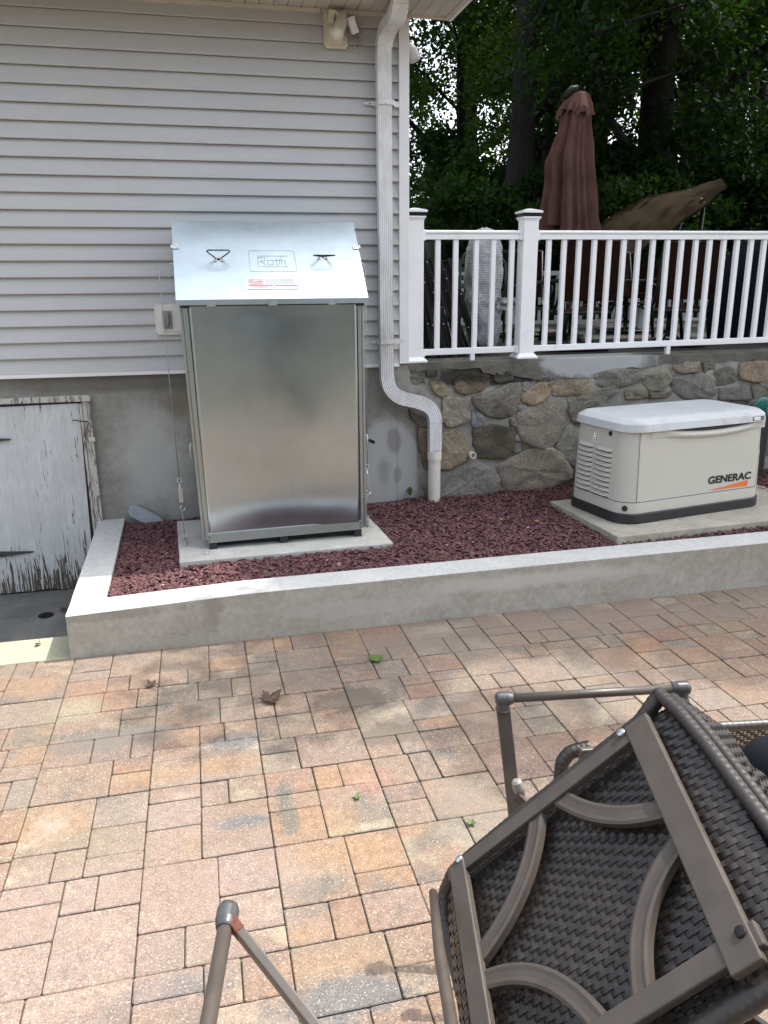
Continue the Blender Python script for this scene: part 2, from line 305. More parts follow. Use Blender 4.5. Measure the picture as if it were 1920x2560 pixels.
# ------------------------------------------------------------------ mesh builder
class MB:
    def __init__(s): s.v = []; s.f = []; s.c = []; s.sm = []; s.col = (1, 1, 1)
    def add(s, vs, fs, smooth=False, col=None):
        o = len(s.v); s.v += [tuple(p) for p in vs]
        for f in fs: s.f.append(tuple(i+o for i in f)); s.c.append(col or s.col); s.sm.append(smooth)
        return s
    def box(s, x0, x1, y0, y1, z0, z1, T=None, col=None):
        vs = [Vector((x, y, z)) for z in (z0, z1) for y in (y0, y1) for x in (x0, x1)]
        if T: vs = [T @ p for p in vs]
        return s.add(vs, [(0, 2, 3, 1), (4, 5, 7, 6), (0, 1, 5, 4), (2, 6, 7, 3), (0, 4, 6, 2), (1, 3, 7, 5)], col=col)
    def quad(s, a, b, c, d, col=None): return s.add([a, b, c, d], [(0, 1, 2, 3)], col=col)
    def prism(s, pts, ext, col=None):           # pts: 3D polygon, ext: extrusion vector
        n = len(pts); ext = Vector(ext); vs = [Vector(p) for p in pts] + [Vector(p)+ext for p in pts]
        fs = [tuple(range(n))[::-1], tuple(range(n, 2*n))] + [(i, (i+1) % n, (i+1) % n+n, i+n) for i in range(n)]
        return s.add(vs, fs, col=col)
    def sweep(s, path, prof, side=None, closed=True, smooth=False, caps=True, col=None, scl=None):
        """prof: list of (a, b) in the (side, up) frame at each path point"""
        P_ = [Vector(p) for p in path]; n = len(prof); vs = []
        ref = Vector(side) if side else None
        for i, p in enumerate(P_):
            d = (P_[min(i+1, len(P_)-1)]-P_[max(i-1, 0)]).normalized()
            if ref is None:
                ref = d.orthogonal().normalized()
            sd = (ref - d*ref.dot(d)).normalized()
            if not side: ref = sd
            up = d.cross(sd); k = scl[i] if scl else 1
            vs += [p + sd*a*k + up*b*k for a, b in prof]
        fs = []
        for i in range(len(P_)-1):
            for j in range(n if closed else n-1):
                a = i*n+j; b = i*n+(j+1) % n; fs.append((a, b, b+n, a+n))
        if caps and closed: fs += [tuple(range(n))[::-1], tuple(range((len(P_)-1)*n, len(P_)*n))]
        return s.add(vs, fs, smooth, col)
    def tube(s, path, r, n=10, col=None, scl=None):
        return s.sweep(path, [(r*math.cos(2*math.pi*j/n), r*math.sin(2*math.pi*j/n)) for j in range(n)], smooth=True, col=col, scl=scl)
    def bar(s, a, b, wd, th, side, col=None):
        return s.sweep([a, b], [(-wd/2, -th/2), (wd/2, -th/2), (wd/2, th/2), (-wd/2, th/2)], side=side, col=col)
    def grid(s, fn, nu, nv, smooth=True, col=None, colfn=None):
        o = len(s.v)
        for i in range(nu+1):
            for j in range(nv+1): s.v.append(tuple(fn(i/nu, j/nv)))
        for i in range(nu):
            for j in range(nv):
                a = o+i*(nv+1)+j; s.f.append((a, a+nv+1, a+nv+2, a+1)); s.c.append(colfn(i, j) if colfn else (col or s.col)); s.sm.append(smooth)
        return s
    def lathe(s, c, prof, n=20, axis=(0, 0, 1), smooth=True, col=None):
        ax = Vector(axis).normalized(); a = ax.orthogonal().normalized(); b = ax.cross(a); c = Vector(c); vs = []
        ring = lambda r, h: [c+ax*h+(a*math.cos(2*math.pi*j/n)+b*math.sin(2*math.pi*j/n))*r for j in range(n)]
        for (r0, h0), (r1, h1) in zip(prof, prof[1:]): s.add(ring(r0, h0)+ring(r1, h1), [(j, (j+1) % n, (j+1) % n+n, j+n) for j in range(n)], smooth, col)
        s.add(ring(*prof[0]), [tuple(range(n))[::-1]], False, col); s.add(ring(*prof[-1]), [tuple(range(n))], False, col)
        return s
    def build(s, name, mat, parent=None, bevel=0, seg=2, tint=False):
        me = bpy.data.meshes.new(name); me.from_pydata(s.v, [], s.f)
        me.polygons.foreach_set('use_smooth', s.sm)
        if tint:
            at_ = me.color_attributes.new('tint', 'FLOAT_COLOR', 'CORNER')
            ls = np.array([p.loop_total for p in me.polygons]); cc = np.array([(*c[:3], 1.) for c in s.c], dtype=np.float32)
            at_.data.foreach_set('color', np.repeat(cc, ls, axis=0).ravel())
        me.materials.append(M[mat] if isinstance(mat, str) else mat); me.update()
        o = bpy.data.objects.new(name, me); COL.objects.link(o)
        if parent:
            o.parent = parent
            o.matrix_parent_inverse = Matrix.Translation(-Vector(parent.location))
        if bevel:
            md = o.modifiers.new('bevel', 'BEVEL'); md.width = bevel; md.segments = seg; md.limit_method = 'ANGLE'; md.angle_limit = math.radians(40); md.harden_normals = False
        return o
def tag(o, label=None, cat=None, group=None, kind=None):
    if label: o['label'] = label
    if cat: o['category'] = cat
    if group: o['group'] = group
    if kind: o['kind'] = kind
    return o
def empty(name, loc, label, cat, group=None):
    o = bpy.data.objects.new(name, None); COL.objects.link(o); o.location = loc; o.empty_display_size = .1
    return tag(o, label, cat, group)
def copy_tree(o, parent=None):
    c = o.copy(); COL.objects.link(c)
    if parent: c.parent = parent
    for ch in list(o.children): copy_tree(ch, c)
    return c
def text_mesh(txt, size, mat, parent, name, origin, xdir, ydir, off=0, xs=1., thick=.0015, shear=0, spacing=1):
    cu = bpy.data.curves.new('t', 'FONT'); cu.body = txt; cu.size = size; cu.offset = off; cu.extrude = thick; cu.shear = shear; cu.space_character = spacing
    o = bpy.data.objects.new('t', cu); COL.objects.link(o); bpy.context.view_layer.update()
    me = bpy.data.meshes.new_from_object(o.evaluated_get(bpy.context.evaluated_depsgraph_get())); bpy.data.objects.remove(o)
    X = Vector(xdir).normalized(); Y = Vector(ydir); Y = (Y-X*X.dot(Y)).normalized(); Z = X.cross(Y)
    T = Matrix(((X.x*xs, Y.x, Z.x, origin[0]), (X.y*xs, Y.y, Z.y, origin[1]), (X.z*xs, Y.z, Z.z, origin[2]), (0, 0, 0, 1)))
    me.transform(T); me.materials.clear(); me.materials.append(M[mat]); me.name = name
    o = bpy.data.objects.new(name, me); COL.objects.link(o); o.parent = parent
    o.matrix_parent_inverse = Matrix.Translation(-Vector(parent.location)); return o
def nz(x, y, z, s=1.): return noise.noise(Vector((x*s, y*s, z*s)))
def lerp(a, b, t): return a+(b-a)*t
# ================================================================== GROUND
m = MB(); m.box(-40, 60, -60, -1.735, -.30, -.012); tag(m.build('joint_sand', 'joint'), kind='structure')
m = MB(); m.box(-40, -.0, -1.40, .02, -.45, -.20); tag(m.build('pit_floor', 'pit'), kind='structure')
m = MB(); m.box(-3, .058, -1.732, -1.40, -.40, .002); tag(m.build('step_ledge', 'ledge', bevel=.006), kind='structure')
PAT = [(0, 0, .44, .43), (0, .43, .44, .79), (0, .79, .44, 1), (.44, 0, 1, .65), (.44, .65, .68, 1), (.68, .65, 1, 1)]
PAT2 = [(0, 0, .44, .43), (0, .43, .44, .65), (0, .65, .44, 1), (.44, 0, 1, .65), (.44, .65, .68, 1), (.68, .65, 1, 1)]
def sym(q, k):
    x0, y0, x1, y1 = q
    if k & 4: x0, y0, x1, y1 = y0, x0, y1, x1
    if k & 1: x0, x1 = 1-x1, 1-x0
    if k & 2: y0, y1 = 1-y1, 1-y0
    return x0, y0, x1, y1
rows = [-1.735, -2.22, -2.69, -3.176, -3.670, -4.177]
while rows[-1] > -8.4: rows.append(rows[-1]-.4955)
known = {(1, 1): (PAT, 6), (0, 2): (PAT, 6), (1, 2): (PAT2, 0), (1, 3): (PAT, 0), (1, 4): (PAT, 3), (0, 4): (PAT, 0), (0, 3): (PAT, 3), (2, 4): (PAT2, 3)}
m = MB(); pr = random.Random(11)
for j in range(len(rows)-1):
    far = rows[j] < -8.5
    for i in range(-8, 26):
        x0 = .0833+i*.4955
        if x0 > 7 and not far and rows[j] < -5: continue
        pt, k = known.get((i, j), (PAT if pr.random() < .6 else PAT2, pr.randrange(8)))
        mod = pr.random()
        for q in pt:
            a0, b0, a1, b1 = sym(q, k); H = rows[j]-rows[j+1]
            X0, X1, Y0, Y1 = x0+a0*.4955, x0+a1*.4955, rows[j+1]+b0*H, rows[j+1]+b1*H
            gp = .0024; bv = .0038; h = pr.uniform(-.002, .002); tx, ty = pr.uniform(-.006, .006), pr.uniform(-.006, .006)
            gx = [pr.uniform(-.0015, .0015) for _ in range(4)]
            X0 += gp+gx[0]; X1 -= gp+gx[1]; Y0 += gp+gx[2]; Y1 -= gp+gx[3]; cx, cy = (X0+X1)/2, (Y0+Y1)/2
            Z = lambda x, y: h + tx*(x-cx) + ty*(y-cy)
            # corners cut slightly so that each stone looks tumbled
            c = bv*1.6
            ring = [(X0+c, Y0), (X1-c, Y0), (X1, Y0+c), (X1, Y1-c), (X1-c, Y1), (X0+c, Y1), (X0, Y1-c), (X0, Y0+c)]
            inner = [(min(max(x, X0+bv), X1-bv), min(max(y, Y0+bv), Y1-bv)) for x, y in ring]
            vs = [(x, y, -.03) for x, y in ring] + [(x, y, Z(x, y)-bv*.8) for x, y in ring] + [(x, y, Z(x, y)) for x, y in inner]
            fs = [tuple(range(16, 24))] + [(r*8+n, r*8+(n+1) % 8, (r+1)*8+(n+1) % 8, (r+1)*8+n) for r in (0, 1) for n in range(8)]
            hue = min(1, max(0, mod*.5+pr.random()*.6-.05))
            if x0 > 1.2 and rows[j] > -3.6: hue = min(1, hue*.6+.38)
            m.add(vs, fs, col=(hue, pr.random(), pr.random()))
tag(m.build('patio', 'paver', tint=True), kind='structure')
m = MB()                                   # the upper terrace behind the stone wall, one sheet running back into the wood
def ter(u, v):
    x = lerp(2.62, 60, u**1.6); y = lerp(.34, 70, v**2)
    z = 1.47 if y < 6.5 else 1.47-.25*min(1, (y-6.5)/3)+nz(x, y, 0, .2)*.4*min(1, (y-6.5)/5)+max(0, y-14)*.045
    return x, y, z
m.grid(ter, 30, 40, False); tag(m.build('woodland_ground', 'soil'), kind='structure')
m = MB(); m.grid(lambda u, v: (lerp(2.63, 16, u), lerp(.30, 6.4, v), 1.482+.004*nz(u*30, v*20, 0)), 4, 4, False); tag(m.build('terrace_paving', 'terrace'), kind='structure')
m = MB(); m.quad((-60, -200, -.5), (120, -200, -.5), (120, 3, -.5), (-60, 3, -.5)); tag(m.build('ground', 'soil'), kind='structure')
# ================================================================== HOUSE
XC = 2.592
house = empty('house', (1, 0, 0), 'grey clapboard sided house wall with white trim over a parged concrete foundation', 'house')
m = MB(); z0 = 1.500; ex = .1143
for k in range(22):
    a, b = z0+k*ex, z0+(k+1)*ex; n = 26
    xs = [lerp(-3, 2.512, i/n) for i in range(n+1)]
    wv = [.0012*nz(x*2.1, k*3.7, 0) for x in xs]
    vs = []
    for x, q in zip(xs, wv): vs += [(x, .006, a+.006), (x, -.004, a+.003), (x, -.020+q, a+.001), (x, -.023+q, a+.004), (x, -.022+q, a+.012), (x, .003, b+.001), (x, .010, b+.006)]
    m.add(vs, [(i*7+r, (i+1)*7+r, (i+1)*7+r+1, i*7+r+1) for i in range(n) for r in range(6)])
siding = m.build('siding', 'siding', house)
m = MB(); m.box(-3, 2.512, -.024, -.002, 1.476, 1.503); m.build('starter_strip', 'white', house, bevel=.003)
m = MB(); m.box(2.512, XC, -.030, .02, 1.50, 4.0); m.box(XC-.022, XC, .0201, .09, 1.50, 4.0)
m.build('corner_board', 'white', house, bevel=.004)
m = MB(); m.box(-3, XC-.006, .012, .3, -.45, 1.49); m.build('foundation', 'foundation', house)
m = MB(); m.box(-3, XC-.01, .020, 8, 1.495, 4.02); m.box(XC-.3, XC-.007, .3, 8, .3, 1.49); m.build('wall', 'siding', house)
m = MB()                                   # side wall laps
for k in range(22):
    a = z0+k*ex; m.add([(XC-.008, .092, a), (XC-.008, 8, a), (XC+.010, 8, a), (XC+.010, .092, a), (XC-.002, .092, a+ex), (XC-.002, 8, a+ex)], [(0, 1, 2, 3), (3, 2, 5, 4)])
m.build('side_siding', 'siding', house)
# eave: soffit boards, their rims, fascia, gutter and the roof over it
XE, YE = 2.90, -.55
m = MB(); x = -3.0
while x < XE-.03:
    x1 = min(x+.098, XE-.028)
    m.add([(x, YE, 4.012), (x+.006, YE, 4.002), (x1-.006, YE, 4.002), (x1, YE, 4.012), (x, -.002, 4.012), (x+.006, -.002, 4.002), (x1-.006, -.002, 4.002), (x1, -.002, 4.012)], [(0, 1, 5, 4), (1, 2, 6, 5), (2, 3, 7, 6)])
    x = x1
m.build('soffit', 'soffit', house)
m = MB(); m.box(-3, 1.94, -.045, -.004, 3.975, 4.001); m.box(1.945, 2.60, -.048, -.004, 3.972, 4.001); m.box(2.60, XE-.03, -.03, -.003, 3.986, 4.003); m.box(XE-.03, XE, YE, -.003, 3.985, 4.02)
m.build('soffit_trim', 'soffit', house, bevel=.003)
m = MB(); m.box(-3, XE, YE-.022, YE-.002, 3.98, 4.16); m.box(XE+.001, XE+.02, YE-.02, 0, 3.98, 4.30); m.build('fascia', 'white', house, bevel=.004)
m = MB(); m.add([(-3, YE-.024, 4.02), (-3, YE-.10, 4.03), (-3, YE-.13, 4.14), (-3, YE-.024, 4.14), (XE, YE-.024, 4.02), (XE, YE-.10, 4.03), (XE, YE-.13, 4.14), (XE, YE-.024, 4.14)], [(0, 1, 5, 4), (1, 2, 6, 5), (0, 3, 2, 1), (4, 5, 6, 7)]); m.build('gutter', 'white', house)
m = MB(); m.prism([(-3, YE-.04, 4.185), (-3, 4.0, 7.0), (-3, 8.5, 4.3), (-3, 8.5, 4.2), (-3, 4.0, 6.88), (-3, YE-.02, 4.163)], (XE+3.0, 0, 0)); m.build('roof', 'darkmetal', house)
# cellar door
cel = empty('cellar_door', (-.4, 0, -.19), 'low plywood cellar door with peeling white paint set in the foundation wall', 'door')
m = MB()
def dpt(u, v):
    x = lerp(-.88, lerp(-.012, .022, v), u); z = lerp(-.185+.018*nz(u*6, 0, 3)+.012*nz(u*25, 0, 3), 1.268+.01*u, v)
    return x, -.012-.006*nz(u*3, v*3, 1), z
m.grid(dpt, 40, 30, True)
m.grid(lambda u, v: (dpt(u, 1)[0], lerp(-.012, .008, v)-.006*nz(u*3, 3, 1), dpt(u, 1)[2]), 40, 1, False)
cd_ = m.build('door_panel', 'door', cel)
m = MB(); m.box(.024, .044, -.030, .011, -.2, 1.275); m.box(.046, .102, -.026, .011, -.2, 1.292); m.build('door_frame', 'oldwood', cel, bevel=.004)
m = MB(); m.prism([(-.9, -.034, 1.296), (.108, -.034, 1.293), (.114, -.034, 1.330), (.09, -.034, 1.338), (-.9, -.034, 1.333)], (0, .045, 0)); m.build('door_head', 'oldwood', cel, bevel=.003)
m = MB(); m.box(-.9, .03, .0, .0115, -.2, 1.292); m.build('dark_gap', 'black', cel)
for hx, hz, tipx in ((-.68, 1.03, -.485), (-.72, .14, -.435)):
    m = MB(); m.prism([(hx, -.026, hz-.026), (tipx, -.026, hz-.003), (tipx+.004, -.026, hz+.003), (tipx, -.026, hz+.006), (hx, -.026, hz+.026)], (0, .007, 0))
    for q in (.25, .6, .9): m.lathe((lerp(hx, tipx, q), -.033, hz+.001), [(.007, 0), (.005, .008)], 8, (0, 1, 0))
    m.build('strap_hinge', 'cap', cel)
m = MB(); m.tube([(-.03, -.02, 1.155), (.01, -.035, 1.15), (.05, -.05, 1.145), (.075, -.03, 1.14)], .004, 6); m.build('hook', 'darkmetal', cel)
m = MB(); m.box(.066, .115, -.036, -.027, .985, 1.018); m.build('latch_plate', 'steel', cel, bevel=.003)
# cast iron drain and dead leaves in the pit
dr = empty('floor_drain', (-.19, -1.02, -.2), 'small round rusty floor drain in the dark pit by the cellar door', 'drain')
c = at(115, 1538, 2, -.197); m = MB(); m.lathe((c.x, c.y, -.205), [(.055, 0), (.055, .010), (.045, .012), (.043, .006)], 20); m.build('drain_rim', 'darkmetal', dr)
m = MB()
for i in range(-3, 4): m.box(c.x+i*.012-.003, c.x+i*.012+.003, c.y-.035, c.y+.035, -.2, -.192)
m.build('drain_grate', 'darkmetal', dr)
# ================================================================== CURB
curb = empty('curb', (.1, -1.7, 0), 'low pale concrete curb wall around the maroon gravel bed', 'curb')
def ztop(x): return .268+.042*min(1, x/1.1)+.006*max(0, x-1)
def cwall(m, out, inn, zo, zi, zb):         # outer and inner outlines with their top heights
    n = len(out); vs = []
    for (x, y), (x2, y2), a, b_ in zip(out, inn, zo, zi):
        vs += [(x, y, zb), (x, y, a-.006), (x+(x2-x)*.02, y+(y2-y)*.02, a), (x2, y2, b_), (x2, y2, .1)]
    return vs, n
def cx(i, n=60): return lerp(.058, 14, (i/n)**1.7)
xs = [cx(i) for i in range(61)]
m = MB(); mt = MB(); tp = .0015
for i in range(60):
    a, b = xs[i], xs[i+1]; w1, w2 = [.002*nz(q*3, 0, 5) for q in (a, b)]
    yo = -1.737
    m.add([(a, yo+w1, -.06), (b, yo+w2, -.06), (b, yo+w2, ztop(b)-.006), (a, yo+w1, ztop(a)-.006)], [(0, 1, 2, 3)])
    mt.add([(a, yo+w1, ztop(a)-.006), (b, yo+w2, ztop(b)-.006), (b, yo+.007+w2, ztop(b)), (a, yo+.007+w1, ztop(a))], [(0, 1, 2, 3)])
    ai, bi = max(a, .266), max(b, .266); c1, c2 = (a, b)
    mt.add([(c1, yo+.007+w1, ztop(a)), (c2, yo+.007+w2, ztop(b)), (bi if b > .266 else c2, -1.515, ztop(b)), (ai if a > .266 else c1, -1.515, ztop(a))], [(0, 1, 2, 3)])
    if b > .266: m.add([(ai, -1.515, ztop(a)), (bi, -1.515, ztop(b)), (bi, -1.513, .1), (ai, -1.513, .1)], [(0, 1, 2, 3)])
def zl(y): return lerp(.268, .350, (y+1.735)/1.735)
for i in range(24):
    y0, y1 = lerp(-1.515, .011, i/24), lerp(-1.515, .011, (i+1)/24)
    X0, X1 = .060+.006*(y0+1.5), .060+.006*(y1+1.5)
    mt.add([(X0, y0, ztop(.06) if i == 0 else zl(y0)), (.266, y0, ztop(.266) if i == 0 else zl(y0)), (.266, y1, zl(y1)), (X1, y1, zl(y1))], [(0, 1, 2, 3)])
    m.add([(X0, y0, -.2), (X0, y0, zl(y0)), (X1, y1, zl(y1)), (X1, y1, -.2)], [(0, 1, 2, 3)])
    m.add([(.266, y0, .1), (.266, y0, zl(y0)), (.266, y1, zl(y1)), (.266, y1, .1)], [(3, 2, 1, 0)])
m.add([(.058, -1.737, -.2), (.058, -1.737, .262), (.0601, -1.515, zl(-1.515)), (.0601, -1.515, -.2)], [(0, 1, 2, 3)])
m.build('curb_body', 'curbside', curb); mt.build('curb_top', 'curbtop', curb)
m = MB()
for x, w_ in ((.985, .0025), (2.23, .0015), (2.62, .0012)):                       # hairline cracks
    pts = [(x+.02*nz(q*4, x, 0), -1.515-.22*q) for q in [i/8 for i in range(9)]]
    for (a, b), (c, d) in zip(pts, pts[1:]): m.quad((a, b, ztop(a)+.001), (a+w_, b, ztop(a)+.001), (c+w_, d, ztop(c)+.001), (c, d, ztop(c)+.001))
m.build('crack', 'greyprint', curb)
# ================================================================== GRAVEL
def gz(x, y): return min(ztop(x)-.02, .30) + .030*(y+1.5) + .010*nz(x*2, y*2, 0) + max(0, x-2.4)*.012
gr = np.random.RandomState(5); m = MB()
m.grid(lambda u, v: (lerp(.266, 9, u), lerp(-1.513, .09, v), gz(lerp(.266, 9, u), lerp(-1.513, .09, v))-.006), 70, 16, False, col=(.05, .022, .025))
oct_f = [(0, 2, 4), (2, 1, 4), (1, 3, 4), (3, 0, 4), (2, 0, 5), (1, 2, 5), (3, 1, 5), (0, 3, 5)]
for i in range(30000):
    x = .275+gr.rand()**1.25*6.2; y = -1.505+gr.rand()*1.56
    if x < 2.5 and y > -.04: y -= .1
    if .70 < x < 2.17 and -1.10 < y < -.15: continue
    if 3.80 < x < 5.6 and -1.40 < y < -.5: continue
    s = (.011+.011*gr.rand()**1.5); a = gr.rand()*6.28; tl = gr.randn(2)*.45
    ax_ = np.array([[1, 0, 0], [-1, 0, 0], [0, .75, 0], [0, -.75, 0], [0, 0, .42], [0, 0, -.42]])*s
    ax_ = ax_*(1+gr.uniform(-.35, .35, (6, 3))) + gr.uniform(-.25, .25, (6, 3))*s
    ca, sa = math.cos(a), math.sin(a); R = np.array([[ca, -sa, 0], [sa, ca, 0], [0, 0, 1]])
    cx_, sx_ = math.cos(tl[0]), math.sin(tl[0]); R = R @ np.array([[1, 0, 0], [0, cx_, -sx_], [0, sx_, cx_]])
    v = ax_ @ R.T + np.array([x, y, gz(x, y)+gr.rand()*.012])
    t_ = gr.rand(); k = .75+gr.rand()*.75
    c = (.100*k, .044*k, .048*k) if t_ < .8 else ((.125*k, .060*k, .058*k) if t_ < .975 else ((.12, .06, .03) if t_ < .996 else (.26, .21, .19)))
    m.add(v.tolist(), oct_f, col=c)
tag(m.build('gravel', 'gravel', tint=True), 'maroon crushed stone filling the bed inside the curb', 'gravel', kind='stuff')
# ================================================================== SLABS
def slab(name, pts, z0, z1, mat, label):
    m = MB(); n = len(pts); sub = []
    for i in range(n):
        a, b = Vector((*pts[i], 0)), Vector((*pts[(i+1) % n], 0)); L = max(2, int((b-a).length/.05))
        for k in range(L):
            p = a.lerp(b, k/L); sub.append((p.x+.004*nz(p.x*9, p.y*9, 0), p.y+.004*nz(p.x*9, p.y*9, 4)))
    m.prism([(x, y, z0) for x, y in sub], (0, 0, z1-z0)); o = m.build(name, mat, bevel=.005); return tag(o, label, 'slab')
slab('concrete_pad', [(.703, -1.125), (2.195, -1.085), (2.15, -.12), (.668, -.12)], .24, .334, 'slab', 'thin pale concrete pad under the galvanised cabinet')
slab('concrete_pad', [(3.74, -1.487), (5.75, -1.37), (5.70, -.36), (3.685, -.47)], .22, .380, 'slabmoss', 'stained concrete pad under the bisque generator')
# ================================================================== STONE WALL
sw = empty('stone_wall', (4, .1, .3), 'fieldstone retaining wall with grey mortar below the white railing', 'wall')
m = MB()
def mort(u, v):
    x = lerp(2.60, 14, u**1.3); z = lerp(.2, 1.47, v); return x, .026+.014*nz(x*5, 0, z*5)+.008*nz(x*20, 3, z*20), z
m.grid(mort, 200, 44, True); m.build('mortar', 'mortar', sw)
def z2(x, y): return (900+x/2.765, 850+y/2.765)
def z4(x, y): return (960+x/1.728, 820+y/1.728)
STN = [  # outline in the enlarged photo, colour
 (z2, [(480, 290), (520, 270), (570, 285), (605, 345), (600, 385), (560, 400), (500, 350)], (.26, .23, .13)),
 (z2, [(655, 275), (700, 240), (780, 228), (880, 245), (885, 300), (840, 350), (730, 375), (655, 345)], (.19, .145, .095)),
 (z2, [(925, 230), (970, 205), (1045, 210), (1045, 275), (960, 290), (920, 270)], (.12, .11, .085)),
 (z2, [(780, 400), (850, 380), (1010, 310), (1100, 300), (1110, 360), (1090, 480), (1040, 530), (960, 540), (870, 510), (790, 450)], (.205, .19, .155)),
 (z2, [(575, 400), (640, 395), (700, 400), (745, 440), (755, 550), (700, 580), (600, 600), (560, 560), (565, 460)], (.27, .245, .18)),
 (z2, [(765, 480), (810, 490), (860, 540), (850, 590), (790, 610), (762, 560)], (.23, .24, .25)),
 (z2, [(780, 620), (900, 590), (970, 595), (1055, 620), (1050, 760), (1000, 805), (900, 815), (820, 810), (790, 740)], (.13, .115, .08)),
 (z2, [(570, 630), (650, 620), (720, 660), (745, 740), (720, 830), (620, 880), (560, 890), (500, 850), (505, 700)], (.29, .235, .15)),
 (z2, [(395, 610), (490, 615), (490, 700), (485, 900), (430, 870), (405, 740)], (.22, .175, .11)),
 (z2, [(320, 480), (380, 500), (480, 560), (490, 590), (400, 600), (370, 545)], (.20, .18, .14)),
 (z2, [(560, 910), (700, 860), (820, 845), (900, 890), (950, 960), (940, 1030), (850, 1065), (700, 1080), (570, 1100), (480, 1110), (440, 1000)], (.23, .225, .19)),
 (z2, [(950, 860), (1010, 840), (1180, 750), (1290, 740), (1380, 790), (1440, 900), (1435, 950), (1330, 1000), (1200, 1040), (1030, 1060), (970, 960)], (.31, .275, .205)),
 (z2, [(1090, 510), (1180, 460), (1290, 410), (1390, 430), (1410, 560), (1360, 680), (1290, 745), (1190, 730), (1110, 680), (1085, 600)], (.255, .215, .165)),
 (z2, [(1120, 380), (1180, 330), (1230, 295), (1300, 305), (1312, 350), (1260, 420), (1200, 455), (1120, 430)], (.33, .245, .145)),
 (z2, [(1325, 300), (1400, 275), (1570, 280), (1585, 360), (1480, 385), (1330, 385)], (.29, .235, .145)),
 (z2, [(1425, 395), (1500, 395), (1480, 450), (1450, 475)], (.33, .28, .18)),
 (z2, [(1115, 295), (1175, 290), (1160, 350), (1120, 345)], (.25, .25, .24)),
 (z2, [(1090, 455), (1140, 450), (1170, 470), (1165, 495), (1100, 495)], (.30, .29, .27)),
 (z2, [(1030, 545), (1080, 540), (1080, 605), (1030, 590)], (.28, .24, .20)),
 (z2, [(1060, 640), (1120, 660), (1130, 700), (1060, 690)], (.42, .41, .39)),
 (z2, [(1040, 710), (1100, 705), (1110, 770), (1045, 775)], (.25, .25, .25)),
 (z2, [(1430, 480), (1510, 420), (1600, 390), (1680, 410), (1680, 560), (1560, 580), (1470, 560)], (.22, .195, .14)),
 (z2, [(1340, 740), (1440, 580), (1520, 620), (1600, 700), (1560, 860), (1480, 880), (1410, 830)], (.26, .25, .21)),
 (z2, [(1445, 880), (1520, 890), (1520, 970), (1440, 975)], (.15, .14, .12)),
 (z2, [(345, 180), (400, 180), (410, 220), (350, 230)], (.20, .19, .13)),
 (z2, [(455, 200), (530, 215), (520, 255), (460, 245)], (.17, .16, .10)),
 (z2, [(350, 250), (430, 255), (450, 290), (380, 305), (340, 280)], (.19, .185, .16)),
 (z2, [(1235, 250), (1320, 255), (1310, 285), (1240, 285)], (.14, .10, .08)),
 (z4, [(885, 200), (1000, 175), (1090, 180), (1110, 215), (1060, 240), (980, 265), (890, 240)], (.22, .215, .175)),
 (z4, [(1125, 205), (1215, 170), (1235, 220), (1200, 270), (1140, 265), (1115, 235)], (.25, .235, .17)),
 (z4, [(1245, 170), (1310, 140), (1360, 145), (1350, 190), (1270, 195)], (.24, .20, .14)),
 (z4, [(1240, 215), (1320, 200), (1390, 205), (1425, 280), (1380, 305), (1290, 300), (1240, 270)], (.20, .20, .17)),
 (z4, [(1530, 155), (1600, 140), (1659, 145), (1659, 225), (1580, 235), (1530, 215)], (.27, .205, .135)),
 (z4, [(1420, 190), (1480, 165), (1515, 185), (1510, 235), (1440, 250)], (.18, .17, .14)),
 (z4, [(1370, 150), (1420, 155), (1430, 190), (1380, 195)], (.17, .15, .11)),
 (z4, [(1040, 270), (1130, 265), (1135, 300), (1040, 310)], (.23, .185, .12)),
 (z4, [(1145, 275), (1200, 285), (1235, 270), (1240, 300), (1150, 305)], (.20, .17, .12)),
 (z4, [(1440, 260), (1560, 255), (1570, 310), (1450, 310)], (.17, .165, .14)),
 (z4, [(870, 270), (990, 250), (1010, 270), (930, 320), (800, 370), (800, 320)], (.21, .19, .145)),
 (z4, [(1580, 245), (1700, 235), (1720, 320), (1600, 330)], (.20, .19, .16)),
]
m = MB(); sr = random.Random(3)
